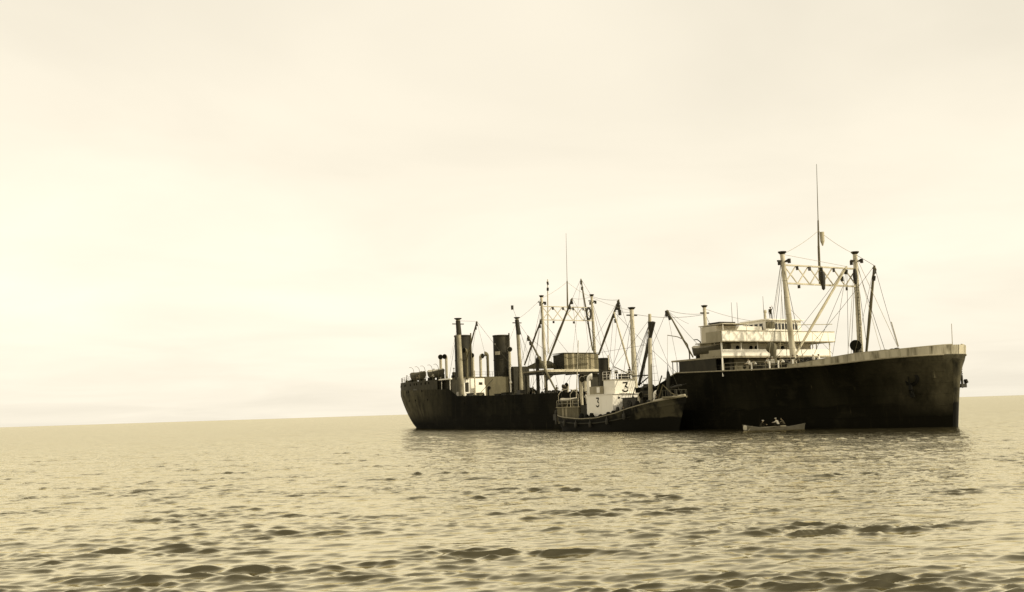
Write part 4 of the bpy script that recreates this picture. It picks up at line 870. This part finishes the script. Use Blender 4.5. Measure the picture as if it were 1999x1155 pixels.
loose('rope_coil', coil_me, (153.9,-3.75,8.55), 'dark rope coil on the fore bulwark, the one nearer the bow', 'rope', 'rope coils on the fore bulwark', sc=1.1)
fd = MB(); fd.path([(0,0,0),(0.05,0,-.5),(0,0,-1.0)], [.03,.06,.12], 8); fd.path([(0,0,-.9),(.05,.05,-1.6),(-.05,0,-2.8),(.1,0,-4.0),(0.25,0,-4.7)], [.16,.3,.26,.34,.2], 10); fdm = fd.mesh('rope_bundle'); fdm.materials.append(MAT['iron'])
loose('rope_bundle', fdm, (124.9, -13.43, 8.96), 'dark rope bundle hanging from a davit over the whale catcher bow', 'rope', None)

# ------------------------------------------------------------------ people
def capsule(mb, a, b, r0, r1, n=10):
    a, b = Vector(a), Vector(b); d = (b-a); L = d.length or 1e-4; d = d/L; prof = []
    for i in range(4): t = -math.pi/2 + i*math.pi/8; prof.append((max(1e-3, r0*math.cos(t)), r0*math.sin(t)))
    for i in range(1, 5): t = i*math.pi/8; prof.append((max(1e-3, r1*math.cos(t)), L + r1*math.sin(t)))
    mb.lathe(prof, a, n, d)
def lerp(a, b, t): return tuple(a[i]+(b[i]-a[i])*t for i in range(3))
def person_mesh(name, P):
    # P: joints of the pose; x forward, y left, z up; feet at z = 0
    bones = []
    def add(reg, a, b, r0, r1): bones.append((reg, Vector(a), Vector(b), r0, r1))
    pel, chest, neck, head = P['pelvis'], P['chest'], P['neck'], P['head']
    for y in (-.06, .06): add('shirt', (pel[0], pel[1]+y, pel[2]+.02), (chest[0], chest[1]+y*1.2, chest[2]), .125, .135)
    add('legs', (pel[0], pel[1]-.07, pel[2]-.04), (pel[0], pel[1]+.07, pel[2]-.04), .125, .125)
    add('shirt', P['shL'], P['shR'], .075, .075); add('skin', lerp(chest, neck, .7), lerp(neck, head, .4), .058, .055)
    hd = (Vector(head)-Vector(neck)).normalized(); fwd = Vector(P.get('face', (1,0,0))).normalized()
    add('head', Vector(head)-hd*.045+fwd*.012, Vector(head)+hd*.055, .082, .098); add('head', Vector(head)-hd*.075+fwd*.045, Vector(head)-hd*.03+fwd*.035, .045, .05)
    add('head', Vector(head)+fwd*.088-hd*.005, Vector(head)+fwd*.112-hd*.035, .012, .017)
    side = hd.cross(fwd).normalized()
    for sg in (-1, 1): add('head', Vector(head)+side*sg*.088-hd*.03, Vector(head)+side*sg*.092+hd*.01, .016, .018)
    for k in 'LR':
        add('sleeve', P['sh'+k], P['el'+k], .062, .048); add('sleeve', P['el'+k], lerp(P['el'+k], P['wr'+k], .85), .047, .036); add('skin', lerp(P['el'+k], P['wr'+k], .8), P['wr'+k], .034, .030)
        w = Vector(P['wr'+k]); d = (w-Vector(P['el'+k])).normalized(); u = d.cross(Vector((0,1,0)) if abs(d.y) < .8 else Vector((0,0,1))).normalized(); v = d.cross(u)
        add('skin', w+d*.02, w+d*.075, .034, .036)
        for i, (o_, l_) in enumerate(((-.036,.062),(-.012,.074),(.012,.07),(.034,.054))):
            b0 = w+d*.085+u*o_; m1 = b0+d*l_*.55+v*.006; add('skin', b0, m1, .0115, .011); add('skin', m1, m1+d*l_*.4+v*.02, .011, .010)
        t0 = w+d*.035-u*.03; t1 = t0+d*.035-u*.03; add('skin', t0, t1, .014, .013); add('skin', t1, t1+d*.035+v*.01, .013, .011)
        add('legs', P['hip'+k], P['kn'+k], .098, .068); add('legs', P['kn'+k], P['an'+k], .068, .052); add('boot', P['an'+k], P['toe'+k], .05, .04); add('boot', lerp(P['an'+k], P['toe'+k], -.3), P['an'+k], .045, .05)
    mb = MB()
    for reg, a, b, r0, r1 in bones: capsule(mb, a, b, r0, r1)
    tmp = bpy.data.objects.new('tmp_person', mb.mesh('tmp_person', smooth=0)); scene.collection.objects.link(tmp)
    md = tmp.modifiers.new('r', 'REMESH'); md.mode = 'VOXEL'; md.voxel_size = 0.0125; sm = tmp.modifiers.new('s', 'SMOOTH'); sm.iterations = 2; sm.factor = .5
    dg = bpy.context.evaluated_depsgraph_get(); me = bpy.data.meshes.new_from_object(tmp.evaluated_get(dg)); me.name = name
    bpy.data.objects.remove(tmp)
    names = ['shirt', 'legs', 'skin', 'hair', 'boot']; me.materials.clear()
    for nm in ('cloth_white', 'cloth_dark', 'skin', 'hair', 'boot'): me.materials.append(MAT[nm])
    n = len(me.polygons); C = np.empty(n*3); me.polygons.foreach_get('center', C); C = C.reshape(-1, 3); best = np.full(n, 1e9); idx = np.zeros(n, dtype=np.int32)
    for reg, a, b, r0, r1 in bones:
        a_, b_ = np.array(a), np.array(b); d = b_-a_; t = np.clip(((C-a_)@d)/max(1e-9, d@d), 0, 1); dist = np.linalg.norm(C-(a_+t[:,None]*d), axis=1) - (r0+(r1-r0)*t)
        rid = {'shirt':0, 'sleeve':0, 'legs':1, 'skin':2, 'head':2, 'boot':4}[reg]; mk = dist < best; best[mk] = dist[mk]; idx[mk] = rid
    hv = np.array(head); rel = C-hv; up = rel@np.array(hd); fo = rel@np.array(fwd); near = np.linalg.norm(rel, axis=1) < .19
    idx[near & (idx == 2) & ((up > .055) | ((fo < -.02) & (up > -.06)))] = 3
    me.polygons.foreach_set('material_index', idx); me.polygons.foreach_set('use_smooth', np.ones(n, dtype=bool)); me.update()
    return me
def pose(lean=0.0, arms='down', sit=False, stride=.0):
    P = {}; ph = .93 if not sit else .10
    f = lambda h: (math.sin(lean)*h, 0, math.cos(lean)*h)
    P['pelvis'] = (0, 0, ph); c = f(.36); nk = f(.54); hd = f(.70)
    P['chest'] = (c[0], 0, ph+c[2]); P['neck'] = (nk[0], 0, ph+nk[2]); P['head'] = (hd[0]+.02, 0, ph+hd[2]); sh = f(.47)
    P['face'] = (math.cos(lean*.6), 0, -math.sin(lean*.6))
    for k, s in (('L', 1), ('R', -1)):
        S_ = (sh[0], s*.185, ph+sh[2]); P['sh'+k] = S_
        if arms == 'down': e, w = (S_[0]-.02, s*.24, S_[2]-.29), (S_[0]+.07, s*.25, S_[2]-.53)
        elif arms == 'rail': e, w = (S_[0]+.16, s*.26, S_[2]-.23), (S_[0]+.40, s*.20, S_[2]-.30)
        elif arms == 'row': e, w = (S_[0]+.22, s*.24, S_[2]-.17), (S_[0]+.46, s*.16, S_[2]-.20)
        elif arms == 'up': e, w = ((S_[0]+.05, s*.33, S_[2]+.20), (S_[0]+.12, s*.22, S_[2]+.42)) if s > 0 else ((S_[0]-.02, s*.24, S_[2]-.29), (S_[0]+.07, s*.25, S_[2]-.53))
        elif arms == 'hips': e, w = (S_[0]-.08, s*.40, S_[2]-.24), (S_[0]+.05, s*.22, S_[2]-.42)
        P['el'+k] = e; P['wr'+k] = w
        if sit:
            P['hip'+k] = (0, s*.1, ph-.02); P['kn'+k] = (.42, s*.14, ph+.06); P['an'+k] = (.50, s*.13, ph-.34); P['toe'+k] = (.66, s*.15, ph-.37)
        else:
            dx = s*stride; P['hip'+k] = (0, s*.1, .90); P['kn'+k] = (.03+dx*.5, s*.115, .49); P['an'+k] = (dx, s*.12, .085); P['toe'+k] = (dx+.16, s*.15, .045)
    return P
PM = {'stand': person_mesh('person_standing', pose(.03, 'down', stride=.06)), 'rail': person_mesh('person_leaning', pose(.28, 'rail', stride=.05)), 'bend': person_mesh('person_bending', pose(.95, 'rail', stride=.12)),
      'row': person_mesh('person_rowing', pose(.45, 'row', True)), 'up': person_mesh('person_arm_up', pose(.0, 'up')), 'hips': person_mesh('person_hands_on_hips', pose(.0, 'hips', stride=.05))}
HEADS = {'stand': pose(.03,'down')['head'], 'rail': pose(.28,'rail')['head'], 'bend': pose(.95,'rail')['head'], 'row': pose(.45,'row',True)['head'], 'up': pose(0,'up')['head'], 'hips': pose(0,'hips')['head']}
cap_mb = MB(); cap_mb.lathe([(.112,0),(.125,.03),(.13,.06),(.10,.085),(.0,.09)], (0,0,.045), 14); cap_mb.poly_prism([(.06,-.09,.045),(.17,-.06,.035),(.19,0,.03),(.17,.06,.035),(.06,.09,.045)], (0,0,.014)); CAP = cap_mb.mesh('cap'); CAP.materials.append(MAT['cloth_dark'])
CAPW = CAP.copy(); CAPW.materials.clear(); CAPW.materials.append(MAT['cloth_white'])
def person(posename, p, face, shirt, legs, label, group, cap=None, root=None, sc=1.0):
    o = bpy.data.objects.new('person', PM[posename]); scene.collection.objects.link(o)
    o.location = s2w(p); o.rotation_euler = (0, 0, SHIP_RZ + R(face)); o.scale = (sc,)*3
    for i, m_ in ((0, shirt), (1, legs)):
        o.material_slots[i].link = 'OBJECT'; o.material_slots[i].material = MAT[m_]
    if cap:
        c = bpy.data.objects.new('cap', CAPW if cap == 'w' else CAP); scene.collection.objects.link(c); c.parent = o; c.location = HEADS[posename]
        if posename == 'bend': c.rotation_euler = (0, .5, 0)
    return tag(o, label, 'person', group)
W, D_, G_ = 'cloth_white', 'cloth_dark', 'cloth_grey'
g1 = 'men on the fore deck'
FD = [(1463,-8.6,'rail',W,D_,-95,'man in white shirt leaning on the rail, leftmost on the fore deck'),
      (1474,-8.9,'bend',W,D_,-70,'man in white shirt bending over, second from left on the fore deck'),
      (1500,-8.0,'rail',W,D_,-80,'man in white shirt left of the large grey cowl ventilator foot'),
      (1508,-8.0,'stand',W,G_,-60,'man in white shirt standing before the large grey cowl ventilator'),
      (1522,-7.6,'stand',D_,D_,-90,'dark-clothed man standing between the ventilator and the starboard goalpost leg'),
      (1529,-8.3,'bend',W,D_,-80,'man in white shirt bending just left of the starboard goalpost leg'),
      (1548,-7.9,'hips',D_,D_,-60,'dark-clothed man with hands on hips at the foot of the starboard goalpost leg'),
      (1559,-7.0,'rail',G_,D_,-90,'man in grey leaning at the rail just right of the starboard goalpost leg'),
      (1588,-5.5,'hips',W,D_,-120,'man in white shirt with hands on hips behind the start of the white bulwark'),
      (1599,-5.0,'stand',W,D_,-150,'man in white shirt, the rightmost one, standing behind the white bulwark')]
FX = [136.12, 137.52, 139.0, 139.75, 140.62, 142.0, 143.28, 143.32, 144.33, 144.78]
for (px, y, ps, sh, lg, fc, lb), x in zip(FD, FX): person(ps, (x, y, 7.4), fc, sh, lg, lb, g1, 'w' if px in (1508, 1588) else 'd')
person('up', (130.6, .6, 14.93), -40, D_, D_, 'dark silhouetted man standing on the wheelhouse roof of the big ship', None, 'd')
SX = [10.35, 26.83, 34.86, 42.53]
for x, y, z, ps, sh, lb in ((SX[0]+1.5,-4.5,10.37,'stand',D_,'dark-clothed man at the extreme stern rail of the big ship'), (SX[1],-9.2,10.37,'rail',G_,'man in grey leaning over the poop rail below the aftmost lifeboat'),
        (SX[2],-9.2,10.37,'rail',W,'man in white leaning over the poop rail below the lifeboat nearer the funnels'), (SX[3],-8.6,8.0,'stand',D_,'dark-clothed man under the white awning edge by the aft kingpost')):
    person(ps, (x, y, z if z > 9 else 5.32+1.6), -85, sh, D_, lb, 'men at the stern of the big ship', 'd')
part('deck_step', MB().box(SX[3]-1.5, SX[3]+1.5, -9.4, -7.6, 5.3, 6.9), 'dark_paint', ship)
MX = [79.49, 83.9, 87.6, 89.83, 90.84]
part('deck_step', MB().box(MX[0]-1.2, MX[4]+1.5, -9.7, -8.85, 5.3, 5.75), 'dark_paint', ship)
for x, ps, sh, lb in zip(MX, ('stand','rail','hips','stand','rail'), (D_,D_,G_,D_,D_), ('dark-clothed man alone at the well-deck rail, just right of the dark deckhouse', 'dark-clothed man leaning on the well-deck rail under the platform, left of the small ventilator',
        'man in grey with hands on hips on the well deck by the small pale ventilator', 'dark-clothed man standing right of the small pale ventilator on the well deck', 'dark-clothed man leaning at the well-deck rail directly above the catcher stern')):
    person(ps, (x, -9.25, 5.76), -90, sh, D_, lb, 'men along the well-deck rail', 'd')
cg = 'men aboard the whale catcher'
person('stand', (113.2, -15.2, 7.45), -40, D_, D_, 'dark-clothed man on the catcher open bridge, left of the two', cg, 'd')
person('rail', (114.9, -13.0, 7.45), 0, D_, D_, 'dark-clothed man on the catcher open bridge, leaning forward on its front rail', cg, 'd')
person('bend', (116.9, -16.6, 1.5), -60, D_, D_, 'dark-clothed man bending on the catcher deck below the white door', cg, 'd')
person('stand', (118.6, -16.7, 1.75), -70, D_, D_, 'dark-clothed man standing on the catcher deck at the right edge of the white house', cg, 'd')
person('hips', (107.4, -15.7, 3.92), -60, W, W, 'man all in white standing amidships on the catcher, left of the wheelhouse', cg, 'w', sc=1.05)
person('stand', (98.9, -15.4, 1.7), -120, G_, D_, 'man in grey at the very stern of the catcher', cg, 'd')
person('rail', (124.6, -15.3, 3.05), -30, D_, D_, 'dark-clothed man behind the bow gun of the catcher', cg, 'd')
def in_boat(u, v): c, s_ = math.cos(RB_RZ), math.sin(RB_RZ); return (143.3 + c*u - s_*v, -11.7 + s_*u + c*v)
rg = 'men in the rowing boat'; fb = math.degrees(RB_RZ)
for u, v, ps, sh, fc, lb in ((.55, -.05, 'row', W, fb+150, 'man in white shirt bent over amidships in the rowing boat'), (1.25, .1, 'row', G_, fb+180, 'man in grey seated forward of the white-shirted man in the rowing boat'), (-1.6, 0, 'row', D_, fb, 'dark-clothed man in white cap seated near the rowing boat stern')):
    x, y = in_boat(u, v); person(ps, (x, y, .62 if sh != D_ else .40), fc, sh, D_, lb, rg, 'w' if sh != G_ else 'd')
